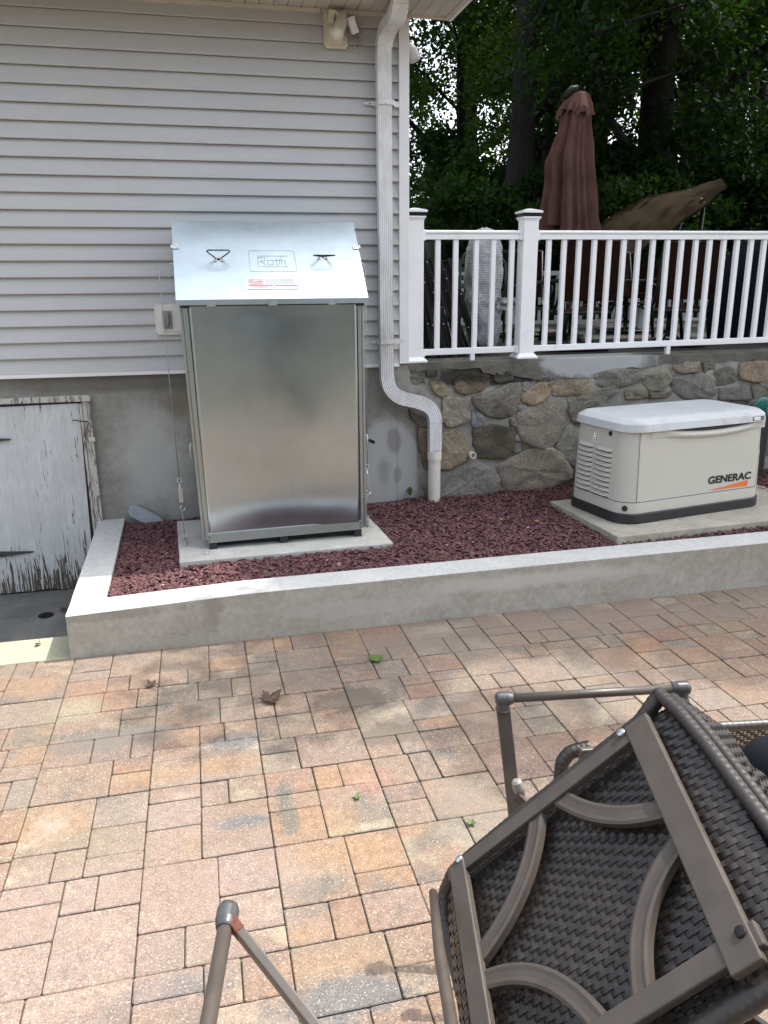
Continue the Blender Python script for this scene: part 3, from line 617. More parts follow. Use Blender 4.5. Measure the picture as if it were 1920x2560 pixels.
def stone(m, poly, col, base=.030, k=0):
    c = Vector((sum(p[0] for p in poly)/len(poly), sum(p[1] for p in poly)/len(poly))); R = max((Vector(p)-c).length for p in poly)
    out = []
    n = len(poly)
    for i in range(n):                    # rounded, resampled outline
        a, b, d = Vector(poly[i-1]), Vector(poly[i]), Vector(poly[(i+1) % n])
        out += [b.lerp(a, .5), b.lerp(a, .16), b.lerp((a+d)/2, .07), b.lerp(d, .16), b.lerp(d, .33)]
    N_ = len(out); vs = []; dep = min(.045, .016+R*.09); tlt = (sr.uniform(-.12, .12), sr.uniform(-.12, .12))
    prof = [(1.09, -.02), (1.08, dep*.45), (1.05, dep*.80), (.97, dep*.96), (.75, dep), (.48, dep*1.03), (.24, dep*1.03)]
    for s_, h in prof:
        for q in out:
            p = c+(q-c)*s_; wob = .016*nz(p.x*7, k*3.1, p.y*7)+.010*nz(p.x*19, k*3.1, p.y*19)+.006*nz(p.x*43, k, p.y*43)
            jr = .011*nz(p.x*15, 9, p.y*15)+.006*nz(p.x*38, 3, p.y*38)
            vs.append((p.x+jr, base-h-(wob*(1 if s_ < 1 else .4))*1.1-(tlt[0]*(p.x-c.x)+tlt[1]*(p.y-c.y))*(h > 0), p.y+jr))
    vs.append((c.x, base-dep*1.04, c.y))
    fs = [(r*N_+i, r*N_+(i+1) % N_, (r+1)*N_+(i+1) % N_, (r+1)*N_+i) for r in range(len(prof)-1) for i in range(N_)]
    fs += [((len(prof)-1)*N_+i, (len(prof)-1)*N_+(i+1) % N_, len(prof)*N_) for i in range(N_)]
    m.add(vs, fs, True, col)
for k, (fn, pl, col) in enumerate(STN):
    pts = [(lambda q: (q.x, q.z))(at(*fn(*p), 1, .03)) for p in pl]
    stone(m, pts, tuple(x*1.15 for x in col), k=k)
# the same masonry carried on beyond the generator
for i in range(190):
    x = lerp(4.55, 13, sr.random()); z = lerp(.42, 1.28, sr.random())
    if x < 5.9 and z > .95: continue
    if any(abs(x-a) < .28 and abs(z-b) < .2 for a, b in [(q, r) for q, r in getattr(stone, 'done', [])]): continue
    stone.done = getattr(stone, 'done', [])+[(x, z)]; r = sr.uniform(.12, .19); cc = sr.uniform(.14, .26)
    stone(m, [(x+r*math.cos(t)*sr.uniform(.75, 1.1), z+r*.7*math.sin(t)*sr.uniform(.75, 1.1)) for t in [2*math.pi*j/8 for j in range(8)]], (cc*1.1, cc, cc*.75), k=100+i)
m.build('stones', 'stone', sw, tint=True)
m = MB()
def capf(u, v):                            # poured cap: ragged lower edge where it meets the stones
    x = lerp(XC-.004, 14, u**1.5)
    if x < 3.25: lo = 1.44-.015*nz(x*8, 0, 0)
    elif x < 4.9: lo = 1.40-.07*math.exp(-((x-3.85)/.42)**2)-.05*math.exp(-((x-4.25)/.15)**2)+.02*nz(x*9, 0, 0)
    else: lo = 1.43+.02*nz(x*9, 0, 0)
    lo = min(lo, 1.46); z = lerp(lo, 1.498+.0008*(x-2.6), v); return x, .010+.005*nz(x*6, 1, z*6), z
m.grid(capf, 220, 5, True)
m.grid(lambda u, v: (lerp(XC-.004, 14, u**1.5), lerp(capf(u, 1)[1], .36, v), 1.498+.0008*(lerp(XC-.004, 14, u**1.5)-2.6)+.002*nz(u*40, v*4, 0)), 220, 3, True)
m.grid(lambda u, v: (lerp(XC-.004, 14, u**1.5), lerp(.06, capf(u, 0)[1], v), capf(u, 0)[2]), 220, 1, True)
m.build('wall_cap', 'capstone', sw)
# parged skirt over the corner of the fieldstone
m = MB(); pl = [(2.50, .2), (2.50, 1.49), (2.60, 1.488), (2.612, 1.36), (2.604, 1.18), (2.585, 1.06), (2.63, 1.0), (2.655, .93), (2.668, .78), (2.68, .6), (2.69, .45), (2.70, .2)]
pp = []
for (a, b), (c, d) in zip(pl, pl[1:]+pl[:1]):
    for t in range(4): pp.append((lerp(a, c, t/4)+(.008*nz(b*9+t, c*5, 2) if a > 2.52 else 0), .0095, lerp(b, d, t/4)))
m.prism(pp, (0, .06, 0)); m.build('parged_corner', 'foundation', sw)
# ================================================================== DOWNSPOUT
def dprof(w=.105, d=.075, fl=.004):
    pts = [(-w/2, -d/2), (-w/2, d/2)]
    n = 7
    for i in range(n):                     # fluted front face
        a = -w/2+w*(i+.18)/n; b = -w/2+w*(i+.5)/n; c = -w/2+w*(i+.82)/n
        pts += [(a, d/2), (b, d/2-fl), (c, d/2)]
    return pts+[(w/2, d/2), (w/2, -d/2)]
def bend(p0, p1, p2, r, n=14):
    """points of a rounded corner at p1"""
    a, b, c = Vector(p0), Vector(p1), Vector(p2); d1, d2 = (a-b).normalized(), (c-b).normalized()
    s, e = b+d1*r, b+d2*r
    return [s*(1-t)**2+b*2*t*(1-t)+e*t*t for t in [i/n for i in range(n+1)]]
ds = empty('downspout', (2.39, -.08, .35), 'white fluted rain downspout with two elbows dropping into a white plastic drain pipe', 'downspout')
YD = -.075
def seg(path, crimp=False, name='pipe', w=.105, d=.075, side=(1, 0, 0)):
    m = MB(); scl = [(1.0 if not crimp else (1.025 if i % 2 else .99)) for i in range(len(path))]
    m.sweep(path, dprof(w, d), side=side, scl=scl); return m.build(name, 'dirtywhite', ds)
A_ = (2.384, YD, 3.72); B_ = (2.39, YD, 1.50)
seg([A_, (2.387, YD, 2.6), B_], name='pipe')
P1 = Vector((2.384, YD, at(961, 128, 1, YD).z)); P2 = at(963, 78, 1, -.09); P3 = at(997, 34, 1, -.36); P4 = at(1003, -30, 1, -.46)
k1 = bend(P1, P2, P3, .10, 12); seg([A_, k1[0]], name='pipe'); seg(k1, True, 'elbow', .110, .080)
k2 = bend(P2, P3, P4, .08, 10); seg([k1[-1], k2[0]], False, 'pipe', .104, .074); seg(k2, True, 'elbow', .110, .080); seg([k2[-1], P4, Vector((P4.x, -.62, P4.z+.12))], False, 'pipe', .105, .075)
# lower offset: in the plane of the wall, so the fluted face stays outward
def seg2(path, crimp, name, w=.105, d=.075):
    m = MB(); n = len(path); pr_ = dprof(w, d); vs = []
    for i, p in enumerate(path):
        p = Vector(p); dd = (Vector(path[min(i+1, n-1)])-Vector(path[max(i-1, 0)])).normalized(); front = Vector((0, -1, 0)); sd = dd.cross(front).normalized()
        k = (1.03 if i % 2 else .985) if crimp else 1
        vs += [p+sd*a*k+front*b*k for a, b in pr_]
    q = len(pr_); fs = [(i*q+j, i*q+(j+1) % q, (i+1)*q+(j+1) % q, (i+1)*q+j) for i in range(n-1) for j in range(q)]
    m.add(vs, fs); return m.build(name, 'dirtywhite', ds)
C_ = Vector((2.395, YD, 1.262)); D_ = Vector((2.800, YD, 1.150)); E_ = Vector((2.800, YD, .78))
e1 = bend(B_, C_, D_, .155, 22); e2 = bend(C_, D_, E_, .135, 20)
seg2(e1, True, 'elbow', .107, .078); seg2(e2, True, 'elbow', .107, .078)
seg2([Vector(B_), e1[0]], False, 'pipe'); seg2([e1[-1], e2[0]], False, 'pipe', .103, .074); seg2([e2[-1], E_], False, 'pipe', .103, .074)
m = MB(); m.lathe((2.800, YD, .26), [(.052, 0), (.052, .44), (.060, .441), (.060, .515), (.054, .518), (.054, .50)], 28); m.build('drain_pipe', 'pvc', ds)
for z, x0, x1 in ((3.405, 2.245, 2.512), (1.678, 2.275, 2.50)):          # straps
    m = MB(); y = YD-.041
    pts = [(x0, -.030), (x0+.10, -.030), (2.333, y), (2.447, y), (x1-.03, -.034), (x1, -.034)] if z > 2 else [(x0, -.030), (2.335, -.030), (2.336, y), (2.449, y), (2.452, y), (x1+.02, y)]
    vs = []; hh = .019
    for i, (x, yy) in enumerate(pts):
        k = hh*(.2 if i == 0 else 1); zz = z+(.012*(i/len(pts)) if z < 2 else 0)
        vs += [(x, yy, zz-k), (x, yy, zz+k), (x, yy-.003, zz+k), (x, yy-.003, zz-k)]
    m.add(vs, [(i*4+j, i*4+(j+1) % 4, (i+1)*4+(j+1) % 4, (i+1)*4+j) for i in range(len(pts)-1) for j in range(4)]+[(3, 2, 1, 0), tuple(range(len(vs)-4, len(vs)))])
    st = m.build('strap', 'dirtywhite', ds, bevel=.001)
    m = MB(); m.lathe((x0+.045, -.033, z), [(.006, 0), (.004, .003)], 10, (0, -1, 0)); m.build('screw', 'darkmetal', st); m = MB(); m.lathe((2.39, y-.003, z-.012), [(.004, 0), (.002, .003)], 8, (0, -1, 0)); m.build('screw', 'darkmetal', st)
# ================================================================== WALL FIXTURES
def notch(x0, x1, z0, z1, c):             # plate outline with scooped corners
    return [(x0+c, z0), (x1-c, z0), (x1-c, z0+c*.7), (x1, z0+c), (x1, z1-c), (x1-c, z1-c*.7), (x1-c, z1), (x0+c, z1), (x0+c, z1-c*.7), (x0, z1-c), (x0, z0+c), (x0+c, z0+c*.7)]
def plate(m, pts, y0, y1): m.prism([(x, y0, z) for x, z in pts], (0, y1-y0, 0)); return m
fl = empty('security_light', (2.04, -.03, 3.85), 'yellowed twin head motion security light under the eave', 'light')
m = MB(); plate(m, notch(1.958, 2.132, 3.752, 3.985, .016), -.016, -.045); plate(m, notch(1.975, 2.115, 3.772, 3.985, .012), -.0455, -.058); m.build('wall_plate', 'cream', fl, bevel=.004)
m = MB(); m.lathe((2.045, -.058, 3.86), [(.060, 0), (.056, .02), (.04, .028)], 28, (0, -1, 0)); m.build('round_base', 'cream', fl)
a = at(857, 42, 1, -.09); b = at(843, 84, 1, -.19); ax_ = (b-a).normalized()
m = MB(); m.lathe(a, [(.022, -.02), (.040, 0), (.044, (b-a).length), (.040, (b-a).length+.004)], 28, ax_); m.build('lamp_head', 'cream', fl)
m = MB(); m.lathe(b, [(.0415, .0), (.0415, .007), (.034, .008), (.034, .0)], 28, ax_); m.lathe(b, [(.033, .0), (.031, .012), (.022, .022), (.008, .028), (.001, .028)], 24, ax_); m.build('lens', 'creamlight', fl)
m = MB(); m.tube([(2.045, -.08, 3.90), (2.05, -.11, 3.955), (a.x, a.y, a.z+.01)], .016, 12); m.tube([(2.04, -.08, 3.93), (2.03, -.12, 3.965), (2.0, -.13, 3.96)], .012, 12); m.tube([(2.06, -.09, 3.91), (2.10, -.11, 3.93), (2.135, -.12, 3.915)], .013, 12); m.build('arm', 'cream', fl)
m = MB(); a = at(828, 40, 1, -.11); T = Matrix.Translation(a) @ Matrix.Rotation(.12, 4, 'Y'); m.box(-.021, .021, -.02, .02, -.045, .040, T); m.build('sensor', 'cream', fl, bevel=.006)
o_ = at(889, 66, 1, -.12); T = Matrix.Translation((2.15, -.12, 3.885)) @ Matrix.Rotation(-.45, 4, 'Y') @ Matrix.Rotation(.3, 4, 'X')
m = MB(); m.box(-.026, .026, -.03, .03, -.055, .04, T); m.box(-.030, .030, -.034, .034, .0405, .052, T); m.build('lamp_head', 'dirtywhite', fl, bevel=.006)
nb = MB(); r_ = random.Random(2)
for i in range(90):
    p = Vector((2.165+r_.gauss(0, .018), -.09+r_.gauss(0, .02), 3.90+r_.gauss(0, .03))); q = p+Vector((r_.gauss(.012, .03), r_.gauss(0, .02), -abs(r_.gauss(.05, .035))))
    mid = (p+q)/2+Vector((r_.gauss(0, .012), r_.gauss(0, .01), r_.gauss(0, .01))); nb.tube([p, mid, q], .0011, 4)
tag(nb.build('nest_straw', plain('dry straw', (.13, .11, .08), .9)), 'wisps of dry nest straw hanging off the security light', 'straw')
# the fixture on the side wall, its edge peeping past the corner
sl = empty('side_light', (XC+.02, .12, 3.75), 'pale lamp head on the side wall peeping past the white corner board', 'light')
m = MB(); m.box(XC+.01, XC+.035, .10, .24, 3.66, 3.90); m.build('wall_plate', 'cream', sl, bevel=.006)
m = MB(); m.lathe((XC+.04, .16, 3.86), [(.03, 0), (.045, .05), (.05, .12), (.03, .13)], 20, (.55, -.1, -1)); m.build('lamp_head', 'dirtywhite', sl)
# outlet box
ou = empty('outlet', (.71, -.02, 1.88), 'grey covered outlet on a white mounting block left of the metal cabinet', 'outlet')
m = MB(); plate(m, notch(.630, .83, 1.770, 1.992, .016), -.016, -.040); plate(m, notch(.668, .83, 1.795, 1.975, .001), -.0405, -.050); m.build('mounting_block', plain('aged white block', (.66, .65, .61), .5), ou, bevel=.004)
m = MB(); m.box(.682, .752, -.060, -.0505, 1.812, 1.945); m.build('cover_plate', 'greyplastic', ou, bevel=.004)
m = MB(); m.box(.688, .734, -.080, -.0605, 1.832, 1.935); cp = m.build('flip_cover', 'greyplastic', ou, bevel=.010, seg=3)
m = MB(); m.tube([(.700, -.083, 1.915), (.698, -.087, 1.87), (.700, -.083, 1.842), (.722, -.083, 1.842), (.724, -.087, 1.87), (.722, -.083, 1.915)], .003, 6); m.build('latch', 'greyplastic', cp)
# vent cap at the foot of the wall, black pipe stub, white drain ring, hose reel
a = at(338, 1280, 1, -.04); b = at(392, 1308, 1, -.06)
m = MB(); d = (b-a).normalized(); up = Vector((-d.z, 0, d.x)); pts = []
for k in range(13): t = math.pi/2+math.pi*k/12; pts.append(a+(d*math.cos(t)+up*math.sin(t))*.052)
for k in range(13): t = -math.pi/2+math.pi*k/12; pts.append(b+(d*math.cos(t)+up*math.sin(t))*.052)
m.prism(pts, (0, .05, 0)); m.lathe(a+Vector((-.02, -.001, 0)), [(.006, 0), (.004, .003)], 8, (0, -1, 0))
tag(m.build('vent_cap', plain('blue grey plastic', (.30, .32, .36), .5), bevel=.004), 'grey oval plastic cap leaning at the foot of the foundation wall', 'vent cap')
a = at(925, 1101, 1, .0); m = MB(); m.lathe(a+Vector((0, .01, 0)), [(.012, 0), (.012, .05), (.015, .052), (.015, .075), (.010, .076), (.010, .06)], 14, (.2, -1, -.05))
tag(m.build('pipe_stub', 'black'), 'short black pipe stub sticking out of the foundation right of the cabinet', 'pipe')
a = at(900+777/2.765, 850+802/2.765, 1, -.03); m = MB(); m.lathe(a+Vector((0, .08, 0)), [(.029, 0), (.029, .085), (.023, .085), (.021, .03)], 24, (.1, -1, .05))
tag(m.build('weep_pipe', 'pvc'), 'small open white weep pipe between the wall stones', 'pipe')
hr = empty('hose_reel', (5.5, -.12, 1.0), 'teal hose reel behind the generator at the wall', 'hose reel')
c_ = at(1900, 1012, 1, -.15); m = MB()
for dy in (0, -.16): m = MB(); m.lathe(c_+Vector((.02, dy, -.03)), [(.085, 0), (.10, .008), (.10, .018), (.085, .025)], 28, (.15, -1, .1)); m.build('rim', 'teal', hr)
m = MB(); m.lathe(c_+Vector((.02, 0, -.03)), [(.06, 0), (.07, .03), (.07, .14), (.06, .17)], 24, (.15, -1, .1)); m.build('drum', 'teal', hr)
m = MB(); m.box(c_.x-.02, c_.x+.08, -.2, -.1, .35, c_.z-.06); m.build('stand', 'black', hr)
# ================================================================== CABINET
cab = empty('tank_cabinet', (1.45, -.5, .335), 'tall galvanised sheet steel tank cabinet with a sloping lid against the house wall', 'cabinet')
yb, yf = -.10, -.865
m = MB()                                   # carcass
tl, tr, bl, br = .822, 2.046, .862, 2.046
def body(x, z): t = (z-.40)/(2.0-.40); return (lerp(bl, tl, t) if x == 0 else lerp(br, tr, t))
vs = []
for z in (.395, 2.0):
    for x, y in ((0, yf), (1, yf), (1, yb), (0, yb)): vs.append((body(x, z), y, z))
vs += [(tl, -.42, 2.50), (tr, -.42, 2.50), (tr, yb, 2.50), (tl, yb, 2.50)]
m.add(vs, [(3, 2, 1, 0), (0, 1, 5, 4), (1, 2, 6, 5), (3, 7, 6, 2), (0, 4, 7, 3), (4, 5, 9, 8), (6, 7, 11, 10), (5, 6, 10, 9), (7, 4, 8, 11), (8, 9, 10, 11)]); m.build('body', 'galv', cab, bevel=.012, seg=3)
# folded corner posts
for s_ in (0, 1):
    m = MB()
    for k, (o1, o2, y0, y1) in enumerate(((.0, .018, yf-.001, yf-.012), (.024, .046, yf-.001, yf-.022))):
        pts = []
        for z in (.40, 1.985):
            e = body(s_, z); sg = 1 if s_ == 0 else -1
            if s_ == 0 and k == 1: o2_ = .052
            else: o2_ = o2
            pts.append([(e+sg*o1, y0, z), (e+sg*o2_, y0, z), (e+sg*o2_, y1, z), (e+sg*o1, y1, z)])
        m.add(pts[0]+pts[1], [(0, 1, 2, 3), (7, 6, 5, 4), (0, 4, 5, 1), (1, 5, 6, 2), (2, 6, 7, 3), (3, 7, 4, 0)])
    m.build('corner_post', 'galv', cab, bevel=.004)
m = MB()                                   # front panel, slightly oil canned, with rolled side edges
PX0 = lambda z: lerp(.906, .880, (z-.45)/1.54); PX1 = lambda z: lerp(1.994, 1.998, (z-.45)/1.54)
def panel(u, v):
    z = lerp(.452, 1.992, v); x = lerp(PX0(z), PX1(z), u)
    e = min(u, 1-u); rim = .022*min(1, e/.012)**.6
    bel = .020*math.sin(math.pi*u)**1.2*math.sin(math.pi*min(1, v*1.05))+.007*nz(u*2.6, v*3.0, 2)
    foot = -.012*math.exp(-(v/.10)**2)*(.4+.6*math.sin(math.pi*u))
    return x, yf-.014-rim-bel*.6-foot, z
m.grid(panel, 90, 120, True); pan = m.build('door_panel', 'galvpanel', cab)
m = MB(); m.add([(.900, -.905, .452), (2.0, -.885, .464), (2.0, -.870, .464), (.900, -.87, .452), (.900, -.912, .382), (2.003, -.892, .394), (2.003, -.875, .394), (.900, -.875, .382)], [(0, 1, 2, 3), (7, 6, 5, 4), (0, 4, 5, 1), (3, 2, 6, 7), (0, 3, 7, 4), (1, 5, 6, 2)])
rl = m.build('base_rail', 'galv', cab, bevel=.004)
for x, zz in ((.910, .425), (.910, .402), (1.993, .438), (1.993, .415)): m = MB(); m.lathe((x, -.908 if x < 1 else -.889, zz), [(.006, 0), (.004, .005)], 10, (0, -1, 0)); m.build('rivet', 'black', rl)
for x, y0 in ((.905, -.905), (1.405, -.885), (1.950, -.875)):
    for yy in (y0, -.20):
        m = MB(); m.box(x, x+.055, yy, yy+.06, .335, .392); m.build('foot', 'black', cab, bevel=.003)
m = MB(); m.box(.93, 1.98, -.84, -.12, .345, .394); m.build('base_skid', 'darkmetal', cab)
# lid
LF, LB = (-.920, 2.034), (-.44, 2.545); lx0, lx1 = .808, 2.069
nrm = Vector((0, LF[1]-LB[1], LF[0]-LB[0])); nrm = Vector((0, -(LB[1]-LF[1]), (LB[0]-LF[0]))).normalized()   # outward, towards the viewer and up
nrm = Vector((0, -(LB[1]-LF[1]), LB[0]-LF[0])).normalized()
def lid(u, v, h=0):                        # u across, v from the front edge up the slope
    p = Vector((lerp(lx0, lx1, u), lerp(LF[0], LB[0], v), lerp(LF[1], LB[1], v))); return p+nrm*h
m = MB()
def lidf(u, v): return lid(u, v, .004*math.sin(math.pi*u)*math.sin(math.pi*v)+.0025*nz(u*3, v*3, 7))
m.grid(lidf, 40, 24, True)
l = lx0; r = lx1; t = .034
m.add([(l, LF[0], LF[1]), (r, LF[0], LF[1]), (r, LF[0], LF[1]-t), (l, LF[0], LF[1]-t)], [(0, 3, 2, 1)])          # front apron
m.add([(l, LF[0], LF[1]-t), (r, LF[0], LF[1]-t), (r, LF[0]+.05, LF[1]-t), (l, LF[0]+.05, LF[1]-t)], [(0, 1, 2, 3)])
for x in (l, r): m.add([(x, LF[0], LF[1]), (x, LF[0], LF[1]-t), (x, LB[0], LB[1]-.05), (x, LB[0], LB[1])], [(0, 1, 2, 3)])
m.add([(l, LB[0], LB[1]), (r, LB[0], LB[1]), (r, -.10, LB[1]+.0), (l, -.10, LB[1])], [(0, 1, 2, 3)]); m.add([(l, -.10, LB[1]), (r, -.10, LB[1]), (r, -.10, LB[1]-.1), (l, -.10, LB[1]-.1)], [(0, 1, 2, 3)])
for x in (l, r): m.add([(x, LB[0], LB[1]), (x, LB[0], LB[1]-.05), (x, -.10, LB[1]-.1), (x, -.10, LB[1])], [(0, 1, 2, 3)])
lidm = m.build('lid', 'galvlid', cab)
m = MB(); m.box(.83, 2.045, -.90, -.86, 1.985, 1.999); m.build('lid_seal', 'black', cab)
for x in (1.000, 1.395, 1.795):
    m = MB(); m.box(x, x+.056, -.932, -.9205, 1.992, 2.001); m.box(x+.012, x+.044, -.928, -.9205, 2.001, 2.012)
    for dx in (.008, .048): m.lathe((x+dx, -.9205, 2.014), [(.006, 0), (.004, .004)], 10, (0, -1, 0))
    m.build('clip', 'steel', cab, bevel=.001)
for s_, x in ((1, lx0), (-1, lx1)):       # hinges at the lid edges and the eyes for the tie-down cable
    q = lid(0 if s_ > 0 else 1, .62)
    m = MB(); T = Matrix.Translation(lid(0 if s_ > 0 else 1, .665, .002)) @ Matrix.Rotation(math.atan2(LB[1]-LF[1], LB[0]-LF[0]), 4, 'X')
    m.box(-.012*s_ if s_ > 0 else -.040, .040 if s_ > 0 else .012, -.024, .022, 0, .004, T)
    m.tube([T @ Vector((-.008*s_, -.024, .004)), T @ Vector((-.008*s_, .024, .004))], .006, 8)
    hg = m.build('hinge', 'steel', cab)
    for a_, b_ in ((.012, .010), (.028, -.010)): m = MB(); m.lathe(T @ Vector((a_*s_, b_, .004)), [(.005, 0), (.003, .003)], 8, nrm); m.build('rivet', 'wire', hg)
    m = MB(); c_ = Vector((x-.016*s_, -.66, 2.25)); ring = [c_+Vector((.011*math.cos(t), 0, .014*math.sin(t))) for t in [2*math.pi*k/14 for k in range(15)]]; m.tube(ring, .0035, 6); m.build('eye', 'steel', cab)
def handle(u, v, raised):
    h_ = MB(); c_ = lid(u, v, .006); xd = Vector((1, 0, 0)); sd = Vector((0, LB[0]-LF[0], LB[1]-LF[1])).normalized()
    ang = raised; out = (sd*math.cos(ang)+nrm*math.sin(ang)).normalized()
    pts = [(-.012, 0), (-.062, .058), (-.066, .068), (-.058, .076), (.058, .076), (.066, .068), (.062, .058), (.012, 0), (-.012, 0)]
    h_.tube([c_+(xd*a+out*b)*1.12 for a, b in pts], .0042, 8); hd = h_.build('handle', 'darkmetal', cab)
    b_ = MB()
    for s_ in (-1, 1):
        T = Matrix.Translation(lid(u, v, .0045)) @ Matrix.Rotation(math.atan2(LB[1]-LF[1], LB[0]-LF[0]), 4, 'X')
        b_.box(s_*.020-.009, s_*.020+.009, -.022, .016, 0, .003, T); b_.lathe(T @ Vector((s_*.022, -.012, .003)), [(.004, 0), (.002, .003)], 8, nrm); b_.lathe(T @ Vector((s_*.022, .022, .001)), [(.004, 0), (.002, .003)], 8, nrm)
        b_.tube([T @ Vector((s_*.004, 0, .006)), T @ Vector((s_*.018, 0, .006))], .006, 8)
    b_.build('bracket', 'steel', hd)
handle(.232, .50, 1.68); handle(.79, .53, 2.28)
# pressed frame and wordmark on the lid
def strip(m, pts, wd, h=.0052, close=False):
    P_ = pts+([pts[0]] if close else [])
    for (a, b), (c, d) in zip(P_, P_[1:]):
        L = math.hypot((c-a)*1.26, (d-b)*.70) or 1; nx, ny = -(d-b)*.70/L*wd/1.26, (c-a)*1.26/L*wd/.70
        m.add([lid(a-nx, b-ny, h), lid(a+nx, b+ny, h), lid(c+nx, d+ny, h), lid(c-nx, d-ny, h)], [(0, 1, 2, 3)])
def U(x): return (x-.808)/1.261
# word and frame corners from the picture, in lid coordinates
u0, u1, v0, v1 = .392, .638, .335, .605
rr = []
for cx_, cy_, a0 in ((u1-.014, v1-.025, 0), (u0+.014, v1-.025, 90), (u0+.014, v0+.025, 180), (u1-.014, v0+.025, 270)):
    for k in range(5): t = math.radians(a0+90*k/4); rr.append((cx_+.014*math.cos(t), cy_+.025*math.sin(t)))
m = MB(); strip(m, rr, .0011, close=True)
strip(m, [(u0+.045, v1-.070), (u1-.045, v1-.070)], .0015); strip(m, [(u0+.045, v0+.062), (u1-.045, v0+.062)], .0015)
m.build('pressed_frame', 'logo', lidm)
sd = Vector((0, LB[0]-LF[0], LB[1]-LF[1]))
def word(mat, x0, v, w_, h_, lw, lift):   # the angular wordmark, drawn as strokes
    m = MB(); glyph = [[(0, 0), (0, 1), (.26, 1), (.26, .55), (.06, .50)], [(.10, .5), (.27, 0)], [(.36, .02), (.36, .62), (.56, .62), (.56, .02), (.36, .02)], [(.68, .9), (.68, 0), (.74, 0)], [(.60, .62), (.84, .62)], [(.79, .9), (.79, 0)], [(.86, 1), (.86, 0)], [(.86, .60), (1, .60), (1, 0)]]
    for gl in glyph: strip(m, [(x0+a*w_, v+b*h_) for a, b in gl], lw, lift)
    return m.build('wordmark', mat, lidm)
word('logo', u0+.045, v0+.085, .145, .095, .0016, .0052)
m = MB(); su0, su1, sv0, sv1 = U(1.272), U(1.612), .115, .245
m.add([lid(a, b, h) for h in (.003, .0046) for a, b in ((su0, sv0), (su1, sv0), (su1, sv1), (su0, sv1))], [(4, 5, 6, 7), (0, 1, 5, 4), (1, 2, 6, 5), (2, 3, 7, 6), (3, 0, 4, 7)]); stk = m.build('label_plate', 'sticker', lidm)
m = MB(); sw_ = su1-su0
strip(m, [(su0+.03*sw_, sv1-.012), (su0+.31*sw_, sv1-.012)], .0013, .0056); strip(m, [(su0+.03*sw_, sv0+.058), (su0+.31*sw_, sv0+.058)], .0013, .0056)
for gl in [[(0, 0), (0, 1), (.26, 1), (.26, .55), (.06, .50)], [(.10, .5), (.27, 0)], [(.36, .02), (.36, .62), (.56, .62), (.56, .02), (.36, .02)], [(.68, .9), (.68, 0), (.74, 0)], [(.60, .62), (.84, .62)], [(.79, .9), (.79, 0)], [(.86, 1), (.86, 0)], [(.86, .60), (1, .60), (1, 0)]]:
    strip(m, [(su0+.035*sw_+a*.27*sw_, sv0+.068+b*.040) for a, b in gl], .0016, .0056)
strip(m, [(su0+.02*sw_, sv0+.042), (su0+.49*sw_, sv0+.042)], .0032, .0056); strip(m, [(su0+.52*sw_, sv0+.042), (su0+.98*sw_, sv0+.042)], .0032, .0056)
m.build('red_print', 'red', stk)
m = MB(); r_ = random.Random(4)
for k in range(6):
    x = su0+.37*sw_
    while x < su0+.9*sw_: w_ = r_.uniform(.01, .04)*sw_*2; strip(m, [(x, sv1-.010-k*.0115), (min(x+w_, su0+.95*sw_), sv1-.010-k*.0115)], .0011, .0056); x += w_+.004
for k in range(2): strip(m, [(su0+(.12+.08*k)*sw_, sv0+.026-.011*k), (su0+(.48-.1*k)*sw_, sv0+.026-.011*k)], .0007, .0056)
m.build('small_print', 'greyprint', stk)
# side pull handles
for x, dx, yy in ((.845, -1, -.80), (2.05, 1, -.80)):
    m = MB(); zc = 1.02; m.tube([(x, yy, zc+.06), (x+dx*.018, yy-.01, zc+.055), (x+dx*.022, yy-.012, zc), (x+dx*.018, yy-.01, zc-.055), (x, yy, zc-.06)], .005, 8); m.build('side_handle', 'steel', cab)
# tie-down cables
def tie(x, y, ztp, label, full=True):
    t_ = empty('tie_down_cable', (x, y, .335), label, 'cable')
    z0_ = .335
    xt = x-.03 if full else x
    pt = lambda z: Vector((lerp(x, xt+(.0 if full else 0), (z-z0_)/(ztp-z0_)), lerp(y, -.66, (z-z0_)/(ztp-z0_)), z))
    m = MB(); m.tube([pt(.78), pt(1.4), pt(ztp)], .0028, 6); m.build('wire', 'wire', t_)
    c_ = pt(.80); m = MB(); m.tube([c_+Vector((.014*math.cos(a), 0, .017*math.sin(a))) for a in [2*math.pi*k/14 for k in range(15)]], .0035, 6); m.build('eye_bolt', 'steel', t_)
    m = MB(); a, b = pt(.775), pt(.62); m.tube([a, b], .004, 8); m.bar(pt(.745), pt(.64), .006, .018, (1, 0, 0)); m.box(pt(.7).x-.012, pt(.7).x-.007, pt(.7).y-.006, pt(.7).y+.006, .64, .745); m.box(pt(.7).x+.007, pt(.7).x+.012, pt(.7).y-.006, pt(.7).y+.006, .64, .745); m.build('turnbuckle', 'steel', t_)
    m = MB(); c_ = pt(.60); m.tube([c_+Vector((0, 0, .02)), c_+Vector((-.012, 0, .0)), c_+Vector((-.006, 0, -.018)), c_+Vector((.01, 0, -.022)), c_+Vector((.024, 0, -.002))], .0035, 6); m.build('hook', 'steel', t_)
    m = MB(); m.tube([pt(.585), pt(.40)], .0022, 6); m.build('wire', 'wire', t_)
    m = MB(); m.box(x-.016, x+.016, y-.055, y+.03, z0_, z0_+.005); m.box(x-.016, x+.016, y+.026, y+.031, z0_+.005, z0_+.07); m.lathe((x, y-.02, z0_+.005), [(.012, 0), (.012, .012), (.006, .013), (.006, .022)], 10); m.build('anchor_bracket', 'steel', t_)
    return t_
tie(.738, -.72, 2.235, 'thin steel tie-down cable with turnbuckle left of the cabinet')
